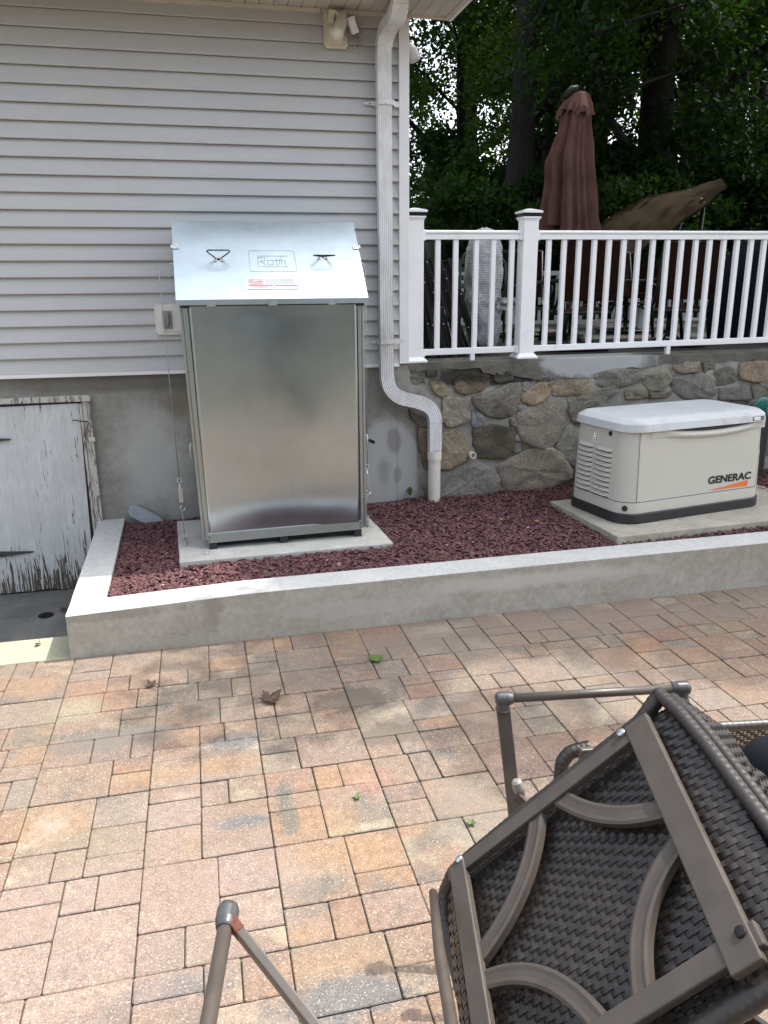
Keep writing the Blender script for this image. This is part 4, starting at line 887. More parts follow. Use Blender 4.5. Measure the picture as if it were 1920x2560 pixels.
tie(2.105, -.62, 2.235, 'steel tie-down anchored to the pad right of the cabinet', False)
a = at(500+0, 1100, 1, -.72)
m = MB(); c_ = at(457, 1075, 1, -.70); d = Vector((.05, 0, .062)); s_ = Vector((.010, 0, -.004)); m.tube([c_-d*.5-s_, c_+d*.5-s_, c_+d*.56, c_+d*.5+s_, c_-d*.5+s_, c_-d*.56, c_-d*.5-s_], .0026, 6); tag(m.build('wire_clip', 'wire'), 'small bent wire clip hooked on the left tie-down cable', 'clip')
# screws and bits dropped on the pad
r_ = random.Random(9)
for i, (x, y) in enumerate(((.865, -.98), (.885, -1.0), (.87, -1.02))):
    a_ = r_.uniform(0, 3); m = MB(); p = Vector((x, y, .339)); q = p+Vector((math.cos(a_), math.sin(a_), 0))*.03; m.tube([p, q], .003, 6); m.lathe(q, [(.006, -.002), (.006, .002)], 8, (math.cos(a_), math.sin(a_), 0))
    tag(m.build('loose_screw', 'steel'), 'loose screw on the pad by the left cabinet foot, ' + ('the one nearest the foot', 'the one in the middle', 'the one nearest the pad edge')[i], 'screw', 'loose screws on the pad')
# ================================================================== GENERATOR
GO = Vector((3.903, -1.262, .380)); ga = math.radians(9.9)
gx = Vector((math.cos(ga), math.sin(ga), 0)); gy = Vector((-math.sin(ga), math.cos(ga), 0))
def G(x, y, z): return GO+gx*x+gy*y+Vector((0, 0, z))
gen = empty('generator', tuple(G(.7, .35, 0)), 'bisque standby generator with black base and pale sloping lid on its pad', 'generator')
GW, GD = 1.408, .72
def rring(x0, x1, y0, y1, r, n=7):
    pts = []
    for cx_, cy_, a0 in ((x1-r, y1-r, 0), (x0+r, y1-r, 90), (x0+r, y0+r, 180), (x1-r, y0+r, 270)):
        for k in range(n): t = math.radians(a0+90*k/(n-1)); pts.append((cx_+r*math.cos(t), cy_+r*math.sin(t)))
    return pts
def loft(m, rings, cap=True, smooth=True):
    n = len(rings[0][1]); vs = []
    for z, rg in rings: vs += [G(x, y, z) for x, y in rg]
    fs = [(i*n+j, i*n+(j+1) % n, (i+1)*n+(j+1) % n, (i+1)*n+j) for i in range(len(rings)-1) for j in range(n)]
    m.add(vs, fs, smooth)
    if cap: m.add(vs[-n:], [tuple(range(n))]); m.add(vs[:n], [tuple(range(n))[::-1]])
RG = lambda e, r=.15: rring(-e, GW+e, -e, GD+e, r+e)
m = MB(); loft(m, [(0, RG(-.002)), (.004, RG(.012)), (.072, RG(.012)), (.078, RG(.004))], smooth=False); m.build('base', 'black', gen)
m = MB(); loft(m, [(.078, RG(-.004)), (.16, RG(-.006))]); m.build('lower_skirt', 'genbody', gen)
m = MB(); loft(m, [(.1605, RG(-.016)), (.166, RG(-.016))]); m.build('seam', 'ink', gen)
Ht = .70; hsl = .0
# body shell follows the lid: front face leans back slightly
m = MB(); loft(m, [(.166, RG(-.006)), (.45, RG(-.014)), (Ht, RG(-.024))]); bd = m.build('body', 'genbody', gen)
# lid: flared skirt, bevel, shallow crown
m = MB()                                   # crisp folded lid: skirt, chamfer, nearly flat top
lr_ = [(.690, RG(-.014)), (.692, RG(.006)), (.744, RG(-.004)), (.750, RG(-.008)), (.776, RG(-.048)), (.780, RG(-.060)), (.786, RG(-.10, .16))]
for a_, b_ in zip(lr_, lr_[1:]): loft(m, [a_, b_], cap=False)
m.add([G(x, y, .786) for x, y in lr_[-1][1]], [tuple(range(len(lr_[-1][1])))])
m.build('lid', 'gentop', gen)
m = MB()                                   # dark mouth below the lid and the bowed upper edge of the front panel
def mouth(u, v):
    x = lerp(.36, 1.28, u); d_ = .034*math.sin(math.pi*min(1, u*1.0))**.9; return G(x, .0235-.001-.004, lerp(.6925, .6925-d_, v))
m.grid(mouth, 30, 1, False); m.build('grip_gap', 'ink', bd)
m = MB()
def lip(u, v):
    x = lerp(.22, 1.34, u); d_ = .034*math.sin(math.pi*max(0, min(1, (u-.10)/.84)))**.9 if .1 < u < .94 else 0
    z = .6925-d_-v*.055; o = .020*math.sin(math.pi*min(1, v*1.0+.0))**.7*min(1, d_/.02)
    return G(x, .0185-(z-.45)*.0-o-.001+(.0), z)
m.grid(lip, 50, 8, True); m.build('front_lip', 'genbody', bd)
def seamline(m, x, z0_, z1_, w_=.0035):
    m.add([G(x-w_/2, .003+(z-.166)*.035, z) for z in (z0_,)]+[G(x+w_/2, .003+(z-.166)*.035, z) for z in (z0_,)]+[G(x+w_/2, .010+(z-.166)*.025, z) for z in (z1_,)]+[G(x-w_/2, .010+(z-.166)*.025, z) for z in (z1_,)], [(0, 1, 2, 3)])
for x in (.115, 1.318):
    m = MB()
    pts = [(z, (.006 if z < .2 else 0)) for z in (.166, .45, .69)]
    yf_ = lambda z: (.006+(z-.166)/.284*.008 if z < .45 else .014+(z-.45)/.25*.010)-.0012
    for a_, b_ in ((.166, .45), (.45, .69)): m.add([G(x, yf_(a_), a_), G(x+.004, yf_(a_), a_), G(x+.004, yf_(b_), b_), G(x, yf_(b_), b_)], [(0, 1, 2, 3)])
    m.build('panel_seam', 'ink', bd)
# louvres in the left end
def GL(s, z, o): xx = (-.006-(z-.166)/.284*.008 if z < .45 else -.014-(z-.45)/.25*.010); return G(-xx-.0-o, s, z)
m = MB()
for col in range(2):
    s0, s1 = ((.415, .60) if col == 1 else (.190, .400))
    for k in range(10):
        z1_ = .545-.038*k; 
        for t in range(1):
            vs = []
            nn = 8
            for i in range(nn+1):
                s_ = lerp(s0, s1, i/nn); e = min(i, nn-i)/nn; o = .022*min(1, e*5+.0)
                vs += [GL(s_, z1_, .001), GL(s_, z1_-.022, .0015+o), GL(s_, z1_-.026, .0005+o*.9), GL(s_, z1_-.0265, .0005)]
            m.add(vs, [(i*4+j, i*4+j+1, (i+1)*4+j+1, (i+1)*4+j) for i in range(nn) for j in range(3)], False)
m.build('louvre', 'genbody', bd)
m = MB()
for col in range(2):
    s0, s1 = ((.415, .60) if col == 1 else (.190, .400))
    for k in range(10):
        z1_ = .545-.038*k; m.add([GL(s0+.004, z1_-.030, .0012), GL(s1-.004, z1_-.030, .0012), GL(s1-.004, z1_-.0375, .0012), GL(s0+.004, z1_-.0375, .0012)], [(0, 1, 2, 3)])
m.build('louvre_slot', plain('louvre slot', (.10, .10, .09), .7), bd)
m = MB(); m.lathe(GL(.235, .655, -.004), [(.020, 0), (.018, .010), (.006, .012)], 20, tuple(-gx)); m.build('lock', 'black', bd)
m = MB(); c_ = G(.047, .047, .118); m.lathe(c_, [(.022, 0), (.022, .004), (.014, .0045)], 20, tuple((-gx-gy).normalized())); m.build('plug_hole', 'black', gen)
m = MB(); m.add([GL(s, z, .001) for s, z in ((.43, .565), (.375, .565), (.375, .632), (.43, .632))], [(0, 1, 2, 3)]); ws = m.build('warning_sticker', 'sticker', bd)
m = MB(); m.add([GL(s, z, .0018) for s, z in ((.425, .57), (.408, .57), (.416, .60))], [(0, 1, 2)])
for k in range(3): m.add([GL(s, z, .0018) for s, z in ((.401, .571+.021*k), (.38, .571+.021*k), (.38, .586+.021*k), (.401, .586+.021*k))], [(0, 1, 2, 3)])
m.build('warning_print', plain('olive print', (.22, .22, .12), .5), ws)
# wordmark and wedge on the front
fy = lambda z: (.006+(z-.166)/.284*.008)-.002
text_mesh('GENERAC', .080, 'ink', bd, 'wordmark', tuple(G(.800, fy(.235), .236)), tuple(gx), (0, -.02, 1), off=.0026, xs=1.22, thick=.0006, spacing=1.02)
m = MB(); m.add([G(.800, fy(.17)-.001, .182), G(1.215, fy(.18), .182), G(1.215, fy(.22), .226)], [(0, 1, 2)]); m.build('orange_wedge', 'orange', bd)
m = MB(); 
def GA(deg, z, o):                        # on the rounded right front corner
    t = math.radians(deg); r = .15-.006-(z-.166)/.284*.008+o if z < .45 else .15-.014-(z-.45)/.25*.010+o; return G(GW-.15+r*math.cos(t), .15+r*math.sin(t), z)
for za, zb in ((.18, .30), (.305, .40), (.405, .47)): m.grid(lambda u, v: GA(lerp(-62, -42, u), lerp(za, zb, v), .0015), 4, 1, False)
sst = m.build('side_sticker', 'sticker', bd)
m = MB()
for za in (.290, .392, .462): m.grid(lambda u, v: GA(lerp(-62, -42, u), za+.010*v, .003), 4, 1, False)
m.build('red_band', 'red', sst)
m = MB()
for k in range(11): m.grid(lambda u, v: GA(lerp(-60, -46, u), .188+k*.009+.003*v, .003), 4, 1, False)
m.build('small_print', 'greyprint', sst)
m = MB(); T0 = lambda a, b, o: G(1.185+a, -.0065+(b)*.15-o, .703+b)
pl = [(0, .004), (.002, 0), (.108, 0), (.11, .004), (.11, .024), (.108, .028), (.002, .028), (0, .024)]
m.prism([T0(a, b, .0) for a, b in pl], -gy*.003); bdg = m.build('badge', 'ink', gen)
m = MB(); m.add([T0(a, b, .0036) for a, b in ((.004, .003), (.072, .003), (.072, .025), (.004, .025))], [(0, 1, 2, 3)]); m.build('badge_field', 'sticker', bdg)
m = MB(); m.add([T0(a, b, .0042) for a, b in ((.012, .010), (.034, .010), (.034, .015), (.012, .015))]+[T0(a, b, .0042) for a, b in ((.042, .010), (.066, .010), (.066, .015), (.042, .015))]+[T0(a, b, .0042) for a, b in ((.080, .010), (.104, .010), (.104, .018), (.080, .018))], [(0, 1, 2, 3), (4, 5, 6, 7), (8, 9, 10, 11)]); m.build('badge_print', 'greyprint', bdg)
# ================================================================== WHITE RAILING
YR = .13
rail = empty('deck_railing', (4.2, YR, 1.5), 'white vinyl railing with capped posts on top of the stone wall', 'railing')
def post(p, x, y, zb, zt, w=.062):
    m = MB(); m.box(x-w, x+w, y-w, y+w, zb, zt-.075); po = m.build('post', 'rail', p, bevel=.004)
    m = MB(); m.box(x-w-.014, x+w+.014, y-w-.014, y+w+.014, zt-.072, zt-.058); m.box(x-w-.006, x+w+.006, y-w-.006, y+w+.006, zt-.085, zt-.0725)
    q = w+.024; m.box(x-q, x+q, y-q, y+q, zt-.030, zt-.014)
    m.add([(x-q, y-q, zt-.014), (x+q, y-q, zt-.014), (x+q, y+q, zt-.014), (x-q, y+q, zt-.014), (x-.02, y-.02, zt+.006), (x+.02, y-.02, zt+.006), (x+.02, y+.02, zt+.006), (x-.02, y+.02, zt+.006)], [(0, 1, 5, 4), (1, 2, 6, 5), (2, 3, 7, 6), (3, 0, 4, 7), (4, 5, 6, 7)])
    m.build('post_cap', 'rail', po, bevel=.003)
    m = MB(); q = w+.012; m.box(x-q, x+q, y-q, y+q, zt-.0575, zt-.0305); m.build('cap_lamp_band', 'darkmetal', po)
    m = MB(); q = w+.030
    m.box(x-q, x+q, y-q, y+q, zb, zb+.018); m.add([(x-q+.004, y-q+.004, zb+.018), (x+q-.004, y-q+.004, zb+.018), (x+q-.004, y+q-.004, zb+.018), (x-q+.004, y+q-.004, zb+.018), (x-w-.002, y-w-.002, zb+.045), (x+w+.002, y-w-.002, zb+.045), (x+w+.002, y+w+.002, zb+.045), (x-w-.002, y+w+.002, zb+.045)], [(0, 1, 5, 4), (1, 2, 6, 5), (2, 3, 7, 6), (3, 0, 4, 7), (4, 5, 6, 7)])
    m.build('post_skirt', 'rail', po, bevel=.003); return po
def rz(x): return 2.535+.004*(x-3), 1.598+.0085*(x-2.75)         # top of top rail, top of bottom rail
def rails(p, x0, x1, xs, y=YR, sup=()):
    a, b = rz(x0), rz(x1)
    prof = [(-.032, -.070), (.032, -.070), (.032, -.040), (.024, -.036), (.040, -.020), (.040, -.008), (.028, 0), (-.028, 0), (-.040, -.008), (-.040, -.020), (-.024, -.036), (-.032, -.040)]
    m = MB(); m.sweep([(x0, y, a[0]), (x1, y, b[0])], prof, side=(0, 1, 0)); m.build('top_rail', 'rail', p, bevel=.002)
    m = MB(); m.sweep([(x0, y, a[1]), (x1, y, b[1])], [(-.024, -.050), (.024, -.050), (.024, 0), (-.024, 0)], side=(0, 1, 0)); m.build('bottom_rail', 'rail', p, bevel=.004)
    for x in xs:
        zt, zb = rz(x); m = MB(); m.box(x-.0195, x+.0195, y-.0195, y+.0195, zb-.005, zt-.066); m.build('baluster', 'rail', p, bevel=.003)
    for x, s_ in ((x0, 1), (x1, -1)):
        for k in (0, 1):
            z = rz(x)[k]; m = MB(); m.box(min(x, x+.022*s_), max(x, x+.022*s_), y-.045, y+.045, z-(.078 if k == 0 else .056), z+.004); m.build('rail_bracket', 'rail', p, bevel=.004)
    for x in sup: m = MB(); m.box(x-.02, x+.02, y-.02, y+.02, 1.485, rz(x)[1]-.045); m.build('foot_block', 'rail', p, bevel=.003)
def bx(x, y=600): return at(x, y, 1, YR).x
bal1 = [bx(1020+x/3.456) for x in (258, 413, 590, 738, 900)]
bal2 = [bx(1020+x/3.456) for x in (1218, 1350, 1480, 1612)]+[bx(1450+x/3.53) for x in (258, 388, 518, 645, 773, 898, 1024, 1147, 1270, 1388, 1512, 1627)]
while bal2[-1] < 6.7: bal2.append(bal2[-1]+.138)
p1, p2 = at(1040, 700, 1, YR-.06).x+.0, at(1323, 700, 1, YR-.06).x
post(rail, p1, YR, 1.495, 2.695, .064); post(rail, p2, YR, 1.502, 2.700, .064); post(rail, 6.85, YR, 1.52, 2.72, .064)
rails(rail, p1+.064, p2-.064, bal1, sup=(bx(1020+553/3.456, 880),)); rails(rail, p2+.064, 6.79, bal2, sup=(bx(1450+768/3.53, 880),))
# the far side of the terrace
far = empty('far_railing', (9, 5.4, 1.5), 'white railing on the far side of the terrace behind the furniture', 'railing')
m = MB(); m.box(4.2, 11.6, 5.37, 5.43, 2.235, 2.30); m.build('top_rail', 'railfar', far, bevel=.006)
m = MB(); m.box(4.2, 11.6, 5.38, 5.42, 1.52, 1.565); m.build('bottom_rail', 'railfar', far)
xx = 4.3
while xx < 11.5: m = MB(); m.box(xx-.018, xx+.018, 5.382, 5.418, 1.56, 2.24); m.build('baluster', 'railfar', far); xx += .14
a = at(1455, 620, 1, 3.6); b = at(1785, 655, 1, 5.37)
sdr = empty('side_railing', (8.6, 4.2, 1.5), 'short run of white railing coming forward on the right of the terrace', 'railing')
A3, B3 = Vector((8.55, 5.3, 2.30)), Vector((8.55, 5.3, 2.30))+Vector((-.55, -2.7, .02))
A3 = at(1781, 655, 1, 5.2); B3 = at(1841, 648, 1, 3.4)
for nm, dz, th in (('top_rail', 0, .03), ('bottom_rail', -.72, .022)):
    m = MB(); m.bar(A3+Vector((0, 0, dz)), B3+Vector((0, 0, dz)), .06, th*2, (1, 0, 0)); m.build(nm, 'rail', sdr)
for k in range(12):
    q = A3.lerp(B3, (k+.5)/12); m = MB(); m.box(q.x-.018, q.x+.018, q.y-.018, q.y+.018, q.z-.72, q.z); m.build('baluster', 'rail', sdr)
post(sdr, B3.x+.06, B3.y, 1.49, B3.z+.14, .055)
# ================================================================== FURNITURE ON THE TERRACE
ZT = 1.484
def fchair(x, y, lab, lean, h=.98, tw=0):
    e = empty('folded_chair', (x, y, ZT), lab, 'chair', 'folded chairs behind the railing')
    def leg(dx, wd, nm, y0, y1, top=h, bolt=()):
        a, b = Vector((x+dx, y+y0, ZT+.01)), Vector((x+dx-lean, y+y1, ZT+top)); m = MB(); m.bar(a, b, .020, wd, (0, 1, 0)); o = m.build(nm, 'darkmetal', e, bevel=.004)
        m = MB()
        for t in bolt: m.lathe(a.lerp(b, t)+Vector((0, -.012, 0)), [(.008, 0), (.005, .005)], 8, (0, -1, 0))
        if bolt: m.build('bolt', 'steel', o)
    leg(0, .038, 'side_frame', 0, .10, bolt=(.3, .55, .8)); leg(.055, .034, 'leg', .04, -.02, h*.72, (.4, .9)); leg(-.03, .030, 'leg', .08, .16, h*.82, (.5,)); leg(0, .038, 'side_frame', .50, .58)
    for t, nm in ((.06, 'stretcher'), (.97, 'top_rail')):
        a = Vector((x-lean*t, y+.1*t, ZT+h*t)); m = MB(); m.tube([a, a+Vector((0, .5, 0))], .012, 8); m.build(nm, 'darkmetal', e)
    m = MB(); m.quad((x-.012-lean*.4, y+.06, ZT+h*.4), (x-.012-lean*.4, y+.54, ZT+h*.4), (x-.012-lean*.95, y+.59, ZT+h*.95), (x-.012-lean*.95, y+.10, ZT+h*.95)); m.build('sling', 'darkmetal', e)
for i, (px, lean, h, lab) in enumerate(((1085, .17, 1.0, 'leftmost dark folded chair leaning beside the first white post'), (1115, .20, 1.02, 'second dark folded chair from the first white post'), (1150, .22, 1.05, 'third dark folded chair from the first white post'), (1190, .24, .85, 'rightmost dark folded chair, its low hinge nearest the wrapped cushion'))):
    fchair(at(px, 885, 1, .42+.05*i).x, .42+.05*i, lab, lean, h)
wc = empty('wrapped_cushion', (3.3, .9, ZT), 'stack wrapped in pale grey netted plastic leaning behind the railing', 'cushion')
m = MB()
def wr(u, v):
    a = u*2*math.pi; z = v; r_ = (1-abs(2*v-1)**7)**.5 if 0 < v < 1 else .02
    tx = .165*(1-max(0, (v-.72)/.28)**2.2*.55)*(1-max(0, (.2-v)/.2)**2*.25); c_, s_ = math.cos(a), math.sin(a)
    q = .02*nz(c_*2, v*7, s_*2)+.012*nz(c_*6, v*16, s_*6)
    return 3.43+(tx+q)*abs(c_)**.6*(1 if c_ > 0 else -1)*min(1, r_+.35)+.03*(v-.5), .86+(.11+q)*abs(s_)**.7*(1 if s_ > 0 else -1)*r_+.10*v, ZT+.03+1.10*v+.01*nz(c_*3, v*3, 9)
xo = at(1020+670/3.456, 700, 1, .86).x-3.43
_wr = wr; wr = lambda u, v: (lambda p: (p[0]+xo, p[1], p[2]))(_wr(u, v))
m.grid(wr, 60, 60, True); wb = m.build('wrapped_bundle', 'wrap', wc)
m = MB(); m.grid(lambda u, v: (3.43+xo+lerp(.08, .33, u), .76+.05*nz(u*4, v*4, 1), ZT+.42+.10*v-.06*u+.05*nz(u*5, v*5, 2)), 14, 8, True); m.build('loose_flap', 'wrap', wc)
gc = empty('slatted_chair', (4.2, 2.4, ZT), 'dark green slatted garden chair behind the wrapped cushion', 'chair')
cx0 = at(1020+455/3.456, 665, 1, 2.2).x; cx1 = cx0+.52
for k in range(6): m = MB(); z = ZT+.42+k*.085; m.box(cx0, cx1, 2.2+k*.012, 2.225+k*.012, z, z+.052); m.build('slat', 'greenpaint', gc, bevel=.004)
m = MB(); m.tube([(cx0, 2.2, ZT), (cx0, 2.21, ZT+.85), (cx0+.06, 2.25, ZT+.95), (cx1-.06, 2.25, ZT+.95), (cx1, 2.21, ZT+.85), (cx1, 2.2, ZT)], .014, 8); m.build('back_frame', 'greenpaint', gc)
for x in (cx0, cx1): m = MB(); m.tube([(x, 1.75, ZT), (x, 1.75, ZT+.62), (x, 2.2, ZT+.62)], .014, 8); m.build('arm_frame', 'greenpaint', gc)
m = MB(); m.box(cx0, cx1, 1.75, 2.2, ZT+.38, ZT+.41); m.build('seat', 'greenpaint', gc)
# swivel sling chairs: ring base, pedestal, sling seat and back
def swivel(px, y, lab, rot=0, wd=.56, ret=False):
    x = at(px, 855, 1, y).x; e = empty('swivel_chair', (x, y, ZT), lab, 'chair', 'brown sling swivel chairs'); R_ = Matrix.Translation((x, y, 0)) @ Matrix.Rotation(rot, 4, 'Z')
    T = lambda a, b, c: R_ @ Vector((a, b, c))
    m = MB(); m.tube([T(.36*math.cos(t), .36*math.sin(t), ZT+.035) for t in [2*math.pi*k/36 for k in range(37)]], .024, 8); m.build('ring_base', 'darkmetal', e)
    m = MB()
    for k in range(4): t = math.pi/4+k*math.pi/2; m.tube([T(.36*math.cos(t), .36*math.sin(t), ZT+.03), T(.15*math.cos(t), .15*math.sin(t), ZT+.05), T(.02*math.cos(t), .02*math.sin(t), ZT+.16)], .013, 8)
    m.tube([T(0, 0, ZT+.10), T(0, 0, ZT+.36)], .028, 12); m.build('pedestal', 'darkmetal', e)
    m = MB()
    for s_ in (-1, 1): m.tube([T(s_*wd/2, .28, ZT+.42), T(s_*wd/2, -.20, ZT+.37), T(s_*wd/2, -.28, ZT+.50), T(s_*wd/2, -.38, ZT+1.02)], .014, 8)
    m.tube([T(-wd/2, -.38, ZT+1.02), T(wd/2, -.38, ZT+1.02)], .012, 8); m.tube([T(-wd/2, -.2, ZT+.36), T(wd/2, -.2, ZT+.36)], .014, 8); m.build('frame', 'darkmetal', e)
    m = MB(); m.grid(lambda u, v: T(lerp(-wd/2+.01, wd/2-.01, u), lerp(-.275, -.378, v)+.02*math.sin(math.pi*u), ZT+lerp(.47, 1.0, v)), 8, 8); m.build('sling_back', 'brown', e)
    m = MB(); m.grid(lambda u, v: T(lerp(-wd/2+.01, wd/2-.01, u), lerp(.28, -.2, v), ZT+.41-.04*v-.03*math.sin(math.pi*u)), 8, 8); m.build('sling_seat', 'brown', e)
    for s_ in (-1, 1): m = MB(); m.tube([T(s_*wd/2, .16, ZT+.41), T(s_*(wd/2+.04), .18, ZT+.58), T(s_*(wd/2+.04), .0, ZT+.64), T(s_*(wd/2+.02), -.30, ZT+.66)], .016, 8); m.build('armrest', 'darkmetal', e)
swivel(1425, .95, 'brown sling swivel chair just right of the second white post', .08, .62); swivel(1668, 1.1, 'brown sling swivel chair in front of the covered grill', -.1, .60)
swivel(1300, 3.0, 'brown sling swivel chair behind the second post, across the table', 2.9, .58); swivel(1560, 3.3, 'brown sling swivel chair on the far side of the table below the canopy', 3.3, .58)
tb = empty('patio_table', (5.5, 2.1, ZT), 'dark oblong patio table among the swivel chairs', 'table'); x = at(1530, 800, 1, 2.1).x
m = MB(); m.box(x-.8, x+.8, 1.75, 2.5, ZT+.64, ZT+.67); m.build('tabletop', 'darkmetal', tb, bevel=.01)
for a, b in ((-.7, 1.82), (.7, 1.82), (-.7, 2.42), (.7, 2.42)): m = MB(); m.tube([(x+a*1.05, b, ZT), (x+a*.9, b, ZT+.64)], .02, 8); m.build('leg', 'darkmetal', tb)
bk = at(1450+540/3.53, 500+960/3.53, 1, 3.4); m = MB(); m.lathe((bk.x, bk.y, ZT), [(.10, 0), (.13, .32), (.135, .33), (.12, .325), (.09, .02)], 20); tag(m.build('bucket', 'rail'), 'pale plastic bucket standing under the table', 'bucket')
# covered grill
gx0 = at(1862, 800, 1, 1.15); gr_ = MB()
prof = [(0, .52, .33), (.25, .53, .34), (.62, .50, .33), (.72, .47, .32), (.92, .33, .30), (1.03, .22, .22), (1.07, .12, .12)]
def gcov(u, v):
    i = min(int(v*(len(prof)-1)), len(prof)-2); t = v*(len(prof)-1)-i; z, a, b = [lerp(prof[i][k], prof[i+1][k], t) for k in range(3)]
    an = u*2*math.pi; c_, s_ = math.cos(an), math.sin(an); q = 1+.05*nz(c_*2.5, z*2, s_*2.5)+.03*nz(c_*7, z*1.5, s_*7)
    return gx0.x+.42+a*q*abs(c_)**.5*(1 if c_ > 0 else -1), 1.45+b*q*abs(s_)**.5*(1 if s_ > 0 else -1), ZT+.02+z
gr_.grid(gcov, 64, 30, True); tag(gr_.build('covered_grill', 'navy'), 'black fabric covered grill at the right end of the terrace', 'grill')
# closed cantilever umbrella
YU = 2.5
um = empty('patio_umbrella', tuple(Vector((at(1420, 600, 1, YU).x, YU, ZT))), 'closed maroon brown patio umbrella with a double canopy hanging in folds', 'umbrella')
def kp(x, y): return at(960+x/1.728, y/1.728, 1, YU)
rowsU = [  # left edge, right edge in the enlarged picture, bottom to top
 (996, 660, 905), (960, 668, 907), (900, 672, 905), (800, 690, 900), (700, 692, 897), (640, 716, 896), (560, 748, 893), (500, 762, 892), (470, 775, 890), (430, 795, 885)]
def fold(m, rows_, nf, amp, col=None, phase=0, ragged=0):
    pts = [(kp(l_, y_), kp(r__, y_)) for y_, l_, r__ in rows_]
    def fn(u, v):
        t = v*(len(pts)-1); i = min(int(t), len(pts)-2); t -= i
        L_, R__ = pts[i][0].lerp(pts[i+1][0], t), pts[i][1].lerp(pts[i+1][1], t); c_ = (L_+R__)/2; h_ = (R__-L_).length/2
        a = u*2*math.pi; k = (1-v)
        f = 1+amp*(.5+k)*(1-2*abs(math.sin(nf*.5*a+phase+1.3*math.sin(2*a)+.6*math.sin(3*a+1)+v*.8))**.8+.35*math.sin(nf*2.3*a+2+v*2))
        zz = c_.z - (ragged*(max(0, math.sin(nf*a+phase))*1.0+.4*math.sin(3*a))*max(0, 1-v*6))
        return c_.x+h_*f*math.cos(a)*(1/(1+amp*1.0)), YU+h_*.8*f*math.sin(a), zz
    m.grid(fn, 200, 60, True)
m = MB(); fold(m, rowsU, 8, .21, ragged=.12); m.build('canopy', 'maroon', um)
m = MB(); fold(m, [(488, 748, 900), (470, 758, 897), (440, 778, 892), (410, 805, 884), (398, 822, 870), (394, 845, 862)], 10, .10, phase=1, ragged=.05); m.build('top_vent', 'maroon', um)
m = MB(); a, b = kp(785, 420), kp(835, 385); m.tube([a, a.lerp(b, .5)+Vector((0, 0, .03)), b], .045, 12); m.tube([kp(800, 420), kp(812, 370)], .02, 8); m.tube([kp(862, 395), kp(868, 375)], .012, 8); m.build('hub', 'darkmetal', um)
x = kp(790, 990).x; m = MB(); m.tube([(x, YU, ZT), (x, YU, 2.9)], .026, 12); m.build('pole', 'darkmetal', um); m = MB(); m.lathe((x, YU, ZT), [(.26, 0), (.26, .05), (.05, .09), (.04, .3)], 24); m.build('base', 'darkmetal', um)
# swing with a tilted canopy
sw2 = empty('canopy_swing', (7.4, 4.2, ZT), 'garden swing with a tilted olive tan fabric canopy behind the railing', 'swing')
T1 = [(880, 1040), (905, 995), (1000, 925), (1130, 860), (1300, 820), (1440, 782)]; T2 = [(1020, 1120), (1100, 1080), (1200, 1020), (1280, 960), (1380, 890), (1477, 808)]
def can(u, v, o=0):
    def P_(Q, yy):
        t = u*(len(Q)-1); i = min(int(t), len(Q)-2); t -= i; return at(960+lerp(Q[i][0], Q[i+1][0], t)/1.728, lerp(Q[i][1], Q[i+1][1], t)/1.728, 1, yy)
    a, b = P_(T1, 5.0), P_(T2, 3.9); p = a.lerp(b, v); p.z += .07*math.sin(math.pi*v)+.012*nz(u*6, v*4, 0)-o*.02-(.05*math.sin(u*3.14*3)**4*.3); p.y += o*.02
    return p
m = MB(); m.grid(lambda u, v: can(u, v), 40, 16, True); m.grid(lambda u, v: can(u, v, 1), 40, 16, True); m.build('canopy', 'tan', sw2)
m = MB(); m.tube([can(u/20, 1) for u in range(21)], .018, 8); m.build('canopy_frame', 'tan', sw2); m = MB(); m.tube([can(u/20, 0) for u in range(21)], .018, 8); m.build('canopy_frame', 'tan', sw2)
a = can(.82, .9); m = MB(); m.tube([a, (a.x-.05, a.y, ZT)], .028, 10); m.tube([can(.82, .1), (a.x-.05, 5.0, ZT)], .028, 10); m.build('post', 'darkmetal', sw2)
m = MB(); m.lathe(can(.80, .82)+Vector((0, -.03, 0)), [(.035, 0), (.02, .03)], 12, (0, -1, 0)); m.build('clamp_knob', 'black', sw2)
x = a.x-.6; m = MB(); m.box(x-.8, x+.5, 4.2, 4.7, ZT+.42, ZT+.50); m.box(x-.8, x+.5, 4.7, 4.78, ZT+.5, ZT+.9); m.build('bench', 'brown', sw2, bevel=.02)
# ================================================================== TREES
lr = np.random.RandomState(21)
def leaves(n, clumps, spread, size, squash=.75):
    c = lr.randint(0, len(clumps), n); ctr = np.array(clumps)[c, :3]; rad = np.array(clumps)[c, 3]
    d = lr.randn(n, 3); d /= np.linalg.norm(d, axis=1)[:, None]; r = lr.rand(n)**.45
    p = ctr+d*(r*rad)[:, None]*np.array([1, 1, squash])
    nrm_ = lr.randn(n, 3)*np.array([.8, .8, .55])+np.array([0, 0, .8]); nrm_ /= np.linalg.norm(nrm_, axis=1)[:, None]
    t = np.cross(nrm_, lr.randn(n, 3)); t /= np.linalg.norm(t, axis=1)[:, None]; b = np.cross(nrm_, t)
    s = size*(.55+.9*lr.rand(n))[:, None]
    v = np.stack([p-t*s, p-b*s*.55+t*s*.1-nrm_*s*.12, p+t*s, p+b*s*.55+t*s*.1-nrm_*s*.12], 1)
    shade = np.clip(.25+.35*lr.rand(n)+.25*(lr.rand(len(clumps))[c]-.5), 0, 1)
    return v.reshape(-1, 3), shade
